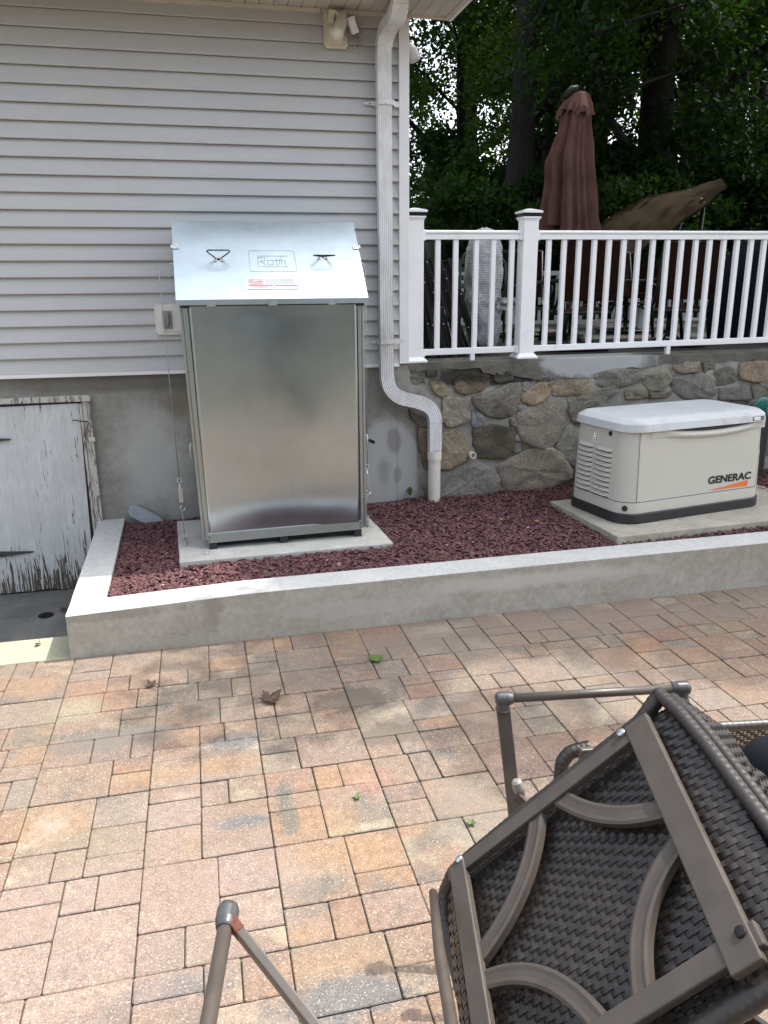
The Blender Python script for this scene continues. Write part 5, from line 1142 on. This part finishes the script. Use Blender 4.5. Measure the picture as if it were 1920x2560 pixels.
def crown_mesh(name, n, clumps, size, mat):
    v, sh = leaves(n, clumps, 1, size)
    me = bpy.data.meshes.new(name); me.vertices.add(n*4); me.vertices.foreach_set('co', v.ravel()); me.loops.add(n*4); me.loops.foreach_set('vertex_index', np.arange(n*4)); me.polygons.add(n)
    me.polygons.foreach_set('loop_start', np.arange(n)*4); me.polygons.foreach_set('loop_total', np.full(n, 4))
    at_ = me.color_attributes.new('tint', 'FLOAT_COLOR', 'CORNER'); q = np.repeat(sh, 4); at_.data.foreach_set('color', np.stack([q, q, q, np.ones_like(q)], 1).astype(np.float32).ravel())
    me.materials.append(M[mat]); me.update(calc_edges=True); me.validate(); return me
def clumpset(rad, h0, h1, n, cr, seed, hollow=.5):
    r_ = random.Random(seed); out = []
    while len(out) < n:
        a = r_.uniform(0, 6.283); z = r_.uniform(0, 1); w_ = math.sin(math.pi*(.12+.83*z))**.7; rr_ = rad*w_*r_.uniform(hollow, 1)**.6
        out.append((rr_*math.cos(a), rr_*math.sin(a), lerp(h0, h1, z), cr*r_.uniform(.55, 1.25)))
    return out
def trunk(m, r0, h, lean, seed, limbs=7, hl=.35, bend_=.25):
    r_ = random.Random(seed); pts = []; scl = []
    for i in range(13):
        t = i/12; pts.append(Vector((lean[0]*t+bend_*nz(t*2.3, seed, 0), lean[1]*t+bend_*nz(t*2.3, seed, 5), h*t))); scl.append((1-.72*t)*(1+.35*math.exp(-t*14)))
    m.tube(pts, r0, 14, scl=scl)
    tips = []
    for k in range(limbs):
        t = lerp(hl, .92, k/max(1, limbs-1)); i = min(int(t*12), 11); p = pts[i].lerp(pts[i+1], t*12-i); a = r_.uniform(0, 6.283); L = h*.30*(1.25-t)*r_.uniform(.7, 1.3)
        d = Vector((math.cos(a), math.sin(a), r_.uniform(.35, .9))); q = [p+d*L*s_+Vector((0, 0, .18*L*s_*s_))+Vector((nz(s_*3, k, seed), nz(s_*3, k+9, seed), 0))*.22*L*s_ for s_ in (0, .25, .5, .75, 1)]
        m.tube(q, r0*.38*(1.1-t*.6), 8, scl=(1, .8, .6, .4, .18)); tips += q[2:]
        for j in range(3):
            b_ = q[2+j % 3]; d2 = Vector((r_.uniform(-1, 1), r_.uniform(-1, 1), r_.uniform(-.1, .8)))*L*.45; m.tube([b_, b_+d2*.5+Vector((0, 0, .03)), b_+d2], r0*.12, 5, scl=(1, .6, .2)); tips.append(b_+d2)
    return tips
protos = {}
def proto(key, r0, h, lean, crown_r, h0, h1, ncl, cr, nl, size, mat, seed, limbs=8, hl=.3):
    m = MB(); tips = trunk(m, r0, h, lean, seed, limbs, hl)
    cl = clumpset(crown_r, h0, h1, ncl, cr, seed)+[(p.x, p.y, p.z, cr*.8) for p in tips]
    cl = [(x+lean[0]*(z/h), y+lean[1]*(z/h), z, r) for x, y, z, r in cl]
    protos[key] = (m, crown_mesh('crown', nl, cl, size, mat))
    tm = m.build('trunk', 'bark'); protos[key] = (tm.data, protos[key][1]); bpy.data.objects.remove(tm)
proto('maple', .30, 12, (.9, .2), 3.4, 4.4, 13, 42, .95, 38000, .062, 'leafA', 1)
proto('slim', .12, 12, (.3, .1), 2.0, 3.4, 12.5, 34, .8, 24000, .058, 'leafC', 5, limbs=9)
proto('dark', .42, 14, (-.3, .2), 3.2, 1.8, 14, 50, .95, 40000, .07, 'leafB', 9, limbs=9, hl=.15)
proto('thicket', .05, 3.2, (.1, .1), 1.5, .3, 3.2, 18, .5, 11000, .058, 'leafA', 13, limbs=6, hl=.1)
def tree(key, x, y, z, rot, sc, label, name='tree', group='trees beyond the terrace', cat='tree'):
    e = empty(name, (x, y, z), label, cat, group); e.rotation_euler.z = rot; e.scale = (sc, sc, sc)
    for nm, me in zip(('trunk' if name == 'tree' else 'stem', 'crown'), protos[key]): o = bpy.data.objects.new(nm, me); COL.objects.link(o); o.parent = e
    return e
def tx(px, y): return at(px*K, 700, 1, y).x
TR = [('maple', 1075, 8.6, -.25, 1.0, 'thick leaning trunk nearest the house corner, dark leafy crown'),
      ('dark', 1395, 9.5, 1.0, 1.0, 'broad ivy clad tree, very dark, right of the closed umbrella'),
      ('slim', 1188, 9.0, 2.4, .95, 'slim straight trunk rising just left of the closed umbrella'),
      ('slim', 1600, 9.5, 4.0, .95, 'slim dark trunk right of the swing canopy'),
      ('maple', 1290, 13.5, 3.6, 1.0, 'leafy tree set back behind the closed umbrella'),
      ('slim', 980, 12.5, .4, 1.05, 'slim tree set back beside the house corner'),
      ('maple', 1520, 14.5, 5.2, .95, 'lighter leafy tree set back behind the swing canopy'),
      ('dark', 1720, 12.0, 2.2, 1.0, 'dense dark tree at the right edge of the photo'),
      ('slim', 1130, 16.5, 3.0, 1.1, 'pale slim tree deep in the wood between the big trunk and the umbrella'),
      ('slim', 1440, 18, 1.2, 1.15, 'pale slim tree deep in the wood behind the ivy clad tree'),
      ('maple', 1640, 19, 2.0, 1.1, 'leafy tree deep in the wood at the right'),
      ('dark', 1010, 20, 5.5, 1.0, 'dark tree deep in the wood beside the house corner')]
tree('maple', 4.4, 15.5, 1.15, 2.9, 1.0, 'leafy tree behind the house, mostly hidden by its corner'); tree('dark', 1.6, 17, 1.15, .9, 1.0, 'dark tree behind the house wall')
for k_, px, y, rot, sc, lab in TR: tree(k_, tx(px, y), y, 1.15, rot, sc, lab)
BS = [(960, 7.6, .9, 'dark bush beside the house corner'), (1060, 7.2, .75, 'low dark bush at the foot of the thick leaning trunk'), (1150, 7.8, .85, 'bush under the slim trunk left of the umbrella'), (1330, 7.6, 1.0, 'leafy bush low between umbrella and ivy clad tree'), (1440, 7.4, .9, 'dark bush behind the left end of the swing canopy'), (1570, 8.2, 1.05, 'tall dark bush behind the swing canopy post'), (1670, 7.5, 1.1, 'dark bush at the right edge of the terrace'),
      (1000, 11, 1.2, 'tall shrub behind the bush by the house corner'), (1230, 11.5, 1.1, 'tall shrub deep behind the umbrella'), (1500, 12, 1.3, 'tall shrub deep behind the swing'), (1120, 13.5, 1.3, 'shrub deep behind the slim trunk'), (1600, 14, 1.5, 'tall shrub deep at the right')]
for px, y, sc, lab in BS: tree('thicket', tx(px, y), y, 1.1, px*.7, sc, lab, 'bush', 'bushes beyond the terrace', 'bush')
# the tall tree standing right of the view whose crown shades the gravel bed and half the patio
tree('maple', 10.0, -.3, 0, 2.2, .98, 'tall maple beyond the right edge of the photo, shading the bed', group='trees around the patio')
tree('maple', 11.2, 2.6, 1.4, 4.4, 1.0, 'second tall maple beyond the right edge of the photo', group='trees around the patio')
# the wood behind the viewer, seen only as a dark reflection in the metal
for i, (x, y) in enumerate(((-6, -19), (-1.5, -18), (3, -19), (7, -18), (12, -19))):
    tree('dark', x, y, -.3, i*1.7, .9, ('dark tree far behind the viewer, %s' % ['leftmost', 'second from the left', 'in the middle', 'second from the right', 'rightmost'][i]), group='trees behind the viewer')
# weeds
def weed(x, y, z, s, lab, n=7):
    m = MB(); r_ = random.Random(int(x*100))
    for k in range(n):
        a = r_.uniform(0, 6.28); L = s*r_.uniform(.6, 1.1); d = Vector((math.cos(a), math.sin(a), r_.uniform(.5, 1.4)))*L; sd = Vector((-math.sin(a), math.cos(a), 0))*L*.22
        b = Vector((x, y, z)); m.add([b, b+d*.55-sd, b+d+Vector((0, 0, -.1*L)), b+d*.55+sd], [(0, 1, 2, 3)], col=(.7, .7, .7))
    tag(m.build('weed', 'leafC', tint=True), lab, 'plant')
p = at(897, 1243, 1, -.05); weed(2.60, -.05, p.z-.02, .07, 'tiny green weed at the foot of the foundation left of the drain pipe')
# ================================================================== FALLEN LEAVES
def maple(pos, s, rot, mat, lab, curl=.25, name='fallen_leaf', stem=True):
    o = [(0, -.30), (.10, -.32), (.32, -.42), (.30, -.22), (.62, -.18), (.55, -.05), (.85, .12), (.62, .20), (.68, .40), (.42, .34), (.30, .30), (.36, .58), (.22, .60), (.16, .72), (.0, 1.0)]
    o = o+[(-x, y) for x, y in reversed(o[1:-1])]
    T = Matrix.Translation(pos) @ Matrix.Rotation(rot, 4, 'Z'); m = MB()
    def P_(x, y): r = math.hypot(x, y); return T @ Vector((x*s, y*s, .006+s*curl*(r*r*.5+.18*math.sin(5*math.atan2(y, x)+rot)*r)))
    rings = [[P_(x*k, y*k) for x, y in o] for k in (1, .66, .33)]; n = len(o); vs = sum(rings, [])+[P_(0, 0)]
    m.add(vs, [(r*n+i, r*n+(i+1) % n, (r+1)*n+(i+1) % n, (r+1)*n+i) for r in (0, 1) for i in range(n)]+[(2*n+i, 2*n+(i+1) % n, 3*n) for i in range(n)], False)
    if stem: m.tube([P_(0, -.1), P_(.05, -.6), P_(.18, -1.15)], .0012+s*.012, 5)
    return tag(m.build(name, mat), lab, 'leaf')
M['leafgreen'] = plain('green leaf', (.06, .10, .022), .5, var=.35, scale=30); M['leafbrown'] = plain('dry brown leaf', (.045, .024, .013), .7, var=.4, scale=30); M['leaftan'] = plain('tan leaf', (.28, .15, .06), .7, var=.3)
p = ad(808, 1424, 2, .006); maple(p, .075, -1.2, 'leafgreen', 'green maple leaf lying flat on the pavers', .08)
p = ad(582, 1512, 2, .012); maple(p, .085, -1.0, 'leafbrown', 'curled brown maple leaf with its stalk on the pavers', .55)
p = ad(327, 1481, 2, .010); maple(p, .042, .6, 'leafbrown', 'small crumpled brown leaf on the pavers', .8)
p = ad(774, 1723, 2, .005); maple(p, .028, 1.0, 'leafgreen', 'tiny green leaf scrap on the pavers near the middle', .5, stem=False)
p = ad(1019, 1778, 2, .005); maple(p, .030, 2.2, 'leafgreen', 'small curled green leaf left of the wicker chair', .7)
p = at(163, 1525, 2, -.19); maple(p, .045, 2.2, 'leafbrown', 'dark dead leaf in the pit near the floor drain', .7)
p = at(674, 1441, 2, .305); maple(p, .05, .3, 'leafbrown', 'brown leaf on the gravel in front of the cabinet pad', .8)
p = at(1345, 1305, 2, .345); maple(p, .035, 1.3, 'leaftan', 'tan leaf on the gravel left of the generator pad', .5)
p = at(1256, 1300, 2, .345); maple(p, .03, 2.3, 'leaftan', 'small tan leaf on the gravel between the two pads', .5)
p = at(96, 1612, 2, .006); maple(p, .028, 2.9, 'leafbrown', 'small dead leaf on the pale green ledge', .6)
# ================================================================== WICKER CHAIR, tipped over with its underside towards the camera
CO = Vector((1.7392, -5.0389, 1.2473)); CUx = Vector((-.6497, .2348, -.7230)); CVx = Vector((-.2009, -.9703, -.1345)); CNx = Vector((-.7331, .0579, .6776))
def L(u, v, n=0): return CO+CUx*u+CVx*v+CNx*n
ch = empty('wicker_chair', tuple(L(.25, .25, -.4)), 'dark brown wicker chair tipped over, showing its bronze seat frame with curved braces', 'chair')
cr_ = random.Random(8)
def shell(u, v, lift=0):                   # the seat shell, rolled down at its front edge
    n = -.030
    if u > .52: t = (u-.52)/.16; a = t*1.75; u2 = .52+.125*math.sin(a); n -= .085*(1-math.cos(a)); return L(u2, v, n)+(CNx*math.cos(a)+CUx*math.sin(a))*lift
    if u < -.01: t = (-.01-u)/.09; n -= .018*t*t
    return L(u, v, n+lift)
def weave(m, f, u0, u1, v0, v1, pu, pv, amp=.0035, wr_=.80):
    """two families of flat strands going over and under each other"""
    nu, nv = int((u1-u0)/pu), int((v1-v0)/pv)
    for fam in (0, 1):
        na, nb_ = (nu, nv) if fam == 0 else (nv, nu)
        for i in range(na):
            col = [(.017, .0135, .0115), (.024, .019, .016), (.013, .011, .010)][cr_.randrange(3)]; prev = None
            wdt = wr_ if fam == 0 else .84
            for j in range(nb_*4+1):
                t = j/4; ph = amp*math.sin(math.pi*t+math.pi*(i % 2)+(math.pi if fam else 0)); ph = ph*(1.25-.25*abs(ph)/amp)*.8
                if fam == 0: a = [(u0+(i+.5-wdt/2)*pu, v0+t*pv), (u0+(i+.5+wdt/2)*pu, v0+t*pv)]
                else: a = [(u0+t*pu, v0+(i+.5-wdt/2)*pv), (u0+t*pu, v0+(i+.5+wdt/2)*pv)]
                cur = [f(*a[0], ph), f(*a[1], ph)]
                if prev: m.add([prev[0], prev[1], cur[1], cur[0]], [(0, 1, 2, 3)], True, col)
                prev = cur
m = MB(); weave(m, shell, -.09, .70, -.025, .53, .0180, .0135, .0013, .60); sh_ = m.build('seat_shell', 'wicker', ch, tint=True)
m = MB(); m.grid(lambda u, v: shell(lerp(-.085, .67, u), lerp(-.02, .525, v), -.012), 40, 20, True, col=(.012, .010, .009)); m.build('shell_lining', 'wicker', ch, tint=True)
def wrapped(path, r, parent, name, turns=60, col=(.022, .018, .016)):
    """a roll of wicker strand wound round a rod: ridged tube"""
    P_ = [Vector(p) for p in path]; seg_ = []; tot = sum((b-a).length for a, b in zip(P_, P_[1:])); n = int(tot/.0035)
    cum = [0]
    for a, b in zip(P_, P_[1:]): cum.append(cum[-1]+(b-a).length)
    pts = []; scl = []
    for i in range(n+1):
        s = tot*i/n; k = max(j for j in range(len(cum)-1) if cum[j] <= s+1e-9); t = (s-cum[k])/(cum[k+1]-cum[k]); pts.append(P_[k].lerp(P_[k+1], min(1, t)))
        scl.append(1+.075*abs(math.sin(s/.016*math.pi))**.6+.03*nz(s*20, 0, 0))
    for it in range(10): pts = [pts[0]]+[(pts[i-1]+pts[i]*2+pts[i+1])/4 for i in range(1, len(pts)-1)]+[pts[-1]]
    m = MB(); m.tube(pts, r*.76, 12, col=col, scl=scl); return m.build(name, 'wicker', parent, tint=True)
rimp = [L(-.066, -.052, -.015), L(-.082, .02, -.022), L(-.094, .12, -.03), L(-.102, .22, -.035), L(-.114, .36, -.04), L(-.118, .50, -.045), L(-.11, .62, -.05)]
wrapped(rimp, .017, ch, 'rim_roll')
wrapped([q-CNx*.030-CUx*.012 for q in rimp], .015, ch, 'rim_roll')
wrapped([L(-.07, -.05, -.02), L(0, -.030, -.028), L(.15, -.032, -.03), L(.32, -.032, -.03), L(.48, -.030, -.032), L(.56, -.028, -.034), L(.615, -.012, -.055), L(.645, .03, -.085), L(.655, .12, -.115), L(.65, .3, -.14), L(.64, .53, -.15)], .021, ch, 'rim_roll')
wrapped([L(-.11, .545, -.045), L(.0, .545, -.035), L(.2, .545, -.035), L(.5, .545, -.035), L(.60, .545, -.08)], .024, ch, 'rim_roll')
# skirt of the seat falling away behind the rim
m = MB(); weave(m, lambda u, v, h: L(-.095-.03*u/.3+h, v, -.05-u), .0, .16, -.04, .55, .0180, .0135, .0013, .6); m.build('side_apron', 'wickershade', ch, tint=True)
m = MB(); weave(m, lambda u, v, h: L(u, -.030-h, -.04-v), -.06, .56, .0, .13, .0180, .0135, .0013, .6); m.build('side_apron', 'wickershade', ch, tint=True)
# the backrest, folded away under the seat side nearest the other chair
m = MB(); weave(m, lambda u, v, h: L(-.125-.04*(u/.5)+h, v, -.10-u), .0, .50, .14, .50, .0180, .0135, .0013, .6); m.build('backrest', 'wickershade', ch, tint=True)
# seat frame
def fbar(a, b, wd, name='seat_frame', th=.018, mat='bronze', lift=0):
    m = MB(); m.bar(L(*a, lift), L(*b, lift), wd, th, tuple((L(*b)-L(*a)).cross(CNx))); return m.build(name, mat, ch, bevel=.003)
fbar((-.004, .018), (.545, .016), .036); fbar((-.003, .0), (.010, .535), .056, lift=.003); fbar((.515, .0), (.505, .56), .044, lift=.003); fbar((-.03, .498), (.56, .488), .040)
def arcb(p0, pm, p1, wd=.038):
    m = MB(); n = 22; pts = []
    for i in range(n+1):
        t = i/n; a = Vector(p0)*(1-t)**2+Vector(pm)*2*t*(1-t)+Vector(p1)*t*t; pts.append(L(a.x, a.y, -.006))
    prof = [(-wd/2, -.008), (wd/2, -.008), (wd/2, .007), (wd*.34, .009), (wd*.14, .0078), (-wd*.14, .0078), (-wd*.34, .009), (-wd/2, .007)]
    vs = []
    for i, p in enumerate(pts):
        d = (pts[min(i+1, n)]-pts[max(0, i-1)]).normalized(); s_ = CNx.cross(d).normalized(); vs += [p+s_*a+CNx*b for a, b in prof]
    k = len(prof); m.add(vs, [(i*k+j, i*k+(j+1) % k, (i+1)*k+(j+1) % k, (i+1)*k+j) for i in range(n) for j in range(k)]); return m.build('curved_brace', 'bronze', ch)
arcb((.226, .020), (.155, .165), (.008, .218)); arcb((.285, .015), (.335, .175), (.505, .236)); arcb((.006, .280), (.165, .325), (.190, .490)); arcb((.490, .288), (.335, .325), (.272, .490))
for u, v in ((.034, .006), (.503, .004), (-.006, .488)):
    m = MB(); m.lathe(L(u, v, .013), [(.0095, 0), (.0085, .003), (.003, .004)], 14, tuple(CNx)); m.build('screw', 'steel' if v < .1 else 'darkmetal', ch)
# its leg frame: round runner, cap and flat rusty bar
Q = at(568, 2290, 1, -5.049); Q2 = Q+CVx*.62
m = MB(); m.tube([Q, Q2], .0145, 16); m.build('leg_runner', 'bronze', ch)
def legcap(c_, ax_, parent):
    m = MB(); m.lathe(c_-ax_*.022, [(.010, -.006), (.018, .0), (.0215, .010), (.0215, .034), (.0185, .046), (.0165, .050)], 20, tuple(ax_)); return m.build('leg_cap', 'cap', parent)
legcap(Q, CVx, ch)
e0 = Q+(-CNx)*.015; e1_ = Vector((1.029, -5.301, .939)); e1_ = at(800, 2585, 1, -5.27); d = (e1_-Q); sid = d.cross(CVx)
m = MB(); m.bar(Q+d*.16, Q+d*1.5, .036, .018, tuple(d.cross(CR))); m.build('leg_bar', 'bronze', ch, bevel=.003)
m = MB(); m.bar(Q+d*.02, Q+d*.17, .037, .019, tuple(d.cross(CR))); m.build('rusty_end', 'rust', ch, bevel=.003)
m = MB(); m.bar(Q+d*1.5, L(.50, .60, -.01), .036, .018, tuple(d.cross(CR))); m.build('leg_bar', 'bronze', ch, bevel=.003)
a, b = at(960+212/1.728, 1600+1090/1.728, 1, -4.98), at(960+295/1.728, 1600+1680/1.728, 1, -5.36)
m = MB(); m.tube([a, a.lerp(b, .5)+Vector((-.004, 0, 0)), b, b+(b-a)*.4], .0115, 12, scl=(.8, 1, 1, 1)); m.build('arm_tube', 'bronze', ch)
# ---- the second chair behind it
c2 = empty('wicker_chair', (2.3, -4.4, .4), 'second wicker chair lying behind the tipped one, its flat leg frame in the air', 'chair')
def d2(x, y, dep): d = (x-960)/F*CR-(y-1280)/F*CU+CW; return CAM+d*dep
a, b = d2(1258, 1747, 2.5), d2(1705, 1720, 2.5); bdir = (b-a).normalized()
m = MB(); m.tube([a, b], .0145, 14); m.build('leg_runner', 'bronze', c2)
for c_, o in ((a, 1), (b, -1)):
    m = MB(); m.lathe(c_-bdir*o*.020, [(.012, -.006), (.021, 0), (.023, .008), (.023, .036), (.018, .050), (.016, .052)], 18, tuple(bdir*o)); m.build('leg_cap', 'cap', c2)
    m = MB(); dn = Vector((0, 0, -1)) if o == 1 else Vector((0, 0, -1)); m.lathe(c_, [(.022, 0), (.022, .034), (.024, .036)], 18, (0, 0, -1)); m.build('leg_cap', 'cap', c2)
a2, b2 = d2(1288, 2035, 2.5), d2(1736, 1900, 2.5)
m = MB(); m.bar(a+Vector((0, 0, -.03)), a+(a2-a)*1.15, .043, .020, tuple(bdir)); m.build('leg_bar', 'bronze', c2, bevel=.004)
m = MB(); m.bar(b+Vector((0, 0, -.03)), b+(b2-b)*1.9, .043, .020, tuple(bdir)); m.build('leg_bar', 'bronze', c2, bevel=.004)
R1, R2 = d2(1700, 1822, 2.15), d2(1990, 1806, 2.15)
wrapped([R1-(R2-R1)*.1+Vector((0, 0, -.02)), R1, R1.lerp(R2, .5), R2], .0165, c2, 'rim_roll', col=(.055, .050, .048))
dn = (Vector((.05, .55, -1))).normalized(); m = MB(); W2 = (R2-R1).length; ex_ = (R2-R1).normalized(); ny_ = ex_.cross(dn).normalized()
weave(m, lambda u, v, h: R1+ex_*u+dn*(v+.012)+ny_*h, -.03, W2, 0, .40, .0150, .0125, .002, .6); m.build('backrest', 'wickershade', c2, tint=True)
P1, P2 = d2(1405, 1900, 2.45), d2(1380, 1985, 2.45)
wrapped([d2(1475, 1868, 2.5), d2(1425, 1880, 2.5), d2(1405, 1905, 2.5), d2(1400, 1960, 2.5)], .028, c2, 'rim_roll')
T = Matrix.Translation(d2(1475, 1885, 2.4)) @ Matrix.Rotation(-.1, 4, 'Z'); m = MB(); m.box(-.033, .05, -.01, .01, -.035, .022, T); m.build('frame_bracket', 'bronze', c2, bevel=.004)
m = MB(); q = d2(1297, 1970, 2.35); m.lathe(q, [(.008, -.035), (.016, -.02), (.019, .0), (.015, .025), (.008, .03)], 14, (-.35, 0, 1)); m.build('foot_glide', plain('grey glide', (.17, .16, .15), .4), c2)
m = MB(); m.bar(d2(1290, 1990, 2.34), d2(1360, 2060, 2.34), .03, .015, (0, 0, 1)); m.build('frame_bar', 'bronze', c2)
sx0 = a2+Vector((0, 0, -.08)); m = MB(); weave(m, lambda u, v, h: a2+(a2-a)*.2+bdir*(u)+Vector((.03, -.30, -.06))*v*2+Vector((0, 0, h)), 0, .6, .0, .5, .018, .018, .004, .6); m.build('seat_shell', 'wicker', c2, tint=True)
# navy cushion lying against it
m = MB(); cc = d2(1990, 2025, 1.75)
def cu_(u, v):
    a = u*2*math.pi; ph = (v-.5)*math.pi; c_, s_ = math.cos(a), math.sin(a); k = math.cos(ph)**.5
    return cc+CR*(.13*k*c_)+CU*(.15*math.sin(ph))+CW*(.16*k*s_)
m.grid(cu_, 30, 20, True); tag(m.build('cushion', 'navy'), 'dark navy cushion at the right edge behind the tipped chair', 'cushion')
# dark leg lying on the ground under the chairs
a, b = ad(1570, 2165, 2, .03), ad(1659, 2230, 2, .03)
m = MB(); m.bar(a, b+(b-a)*.4, .045, .02, (0, 0, 1)); tag(m.build('chair_leg', 'darkmetal', bevel=.003), 'dark flat leg bar lying on the shaded pavers below the tipped chair', 'leg')
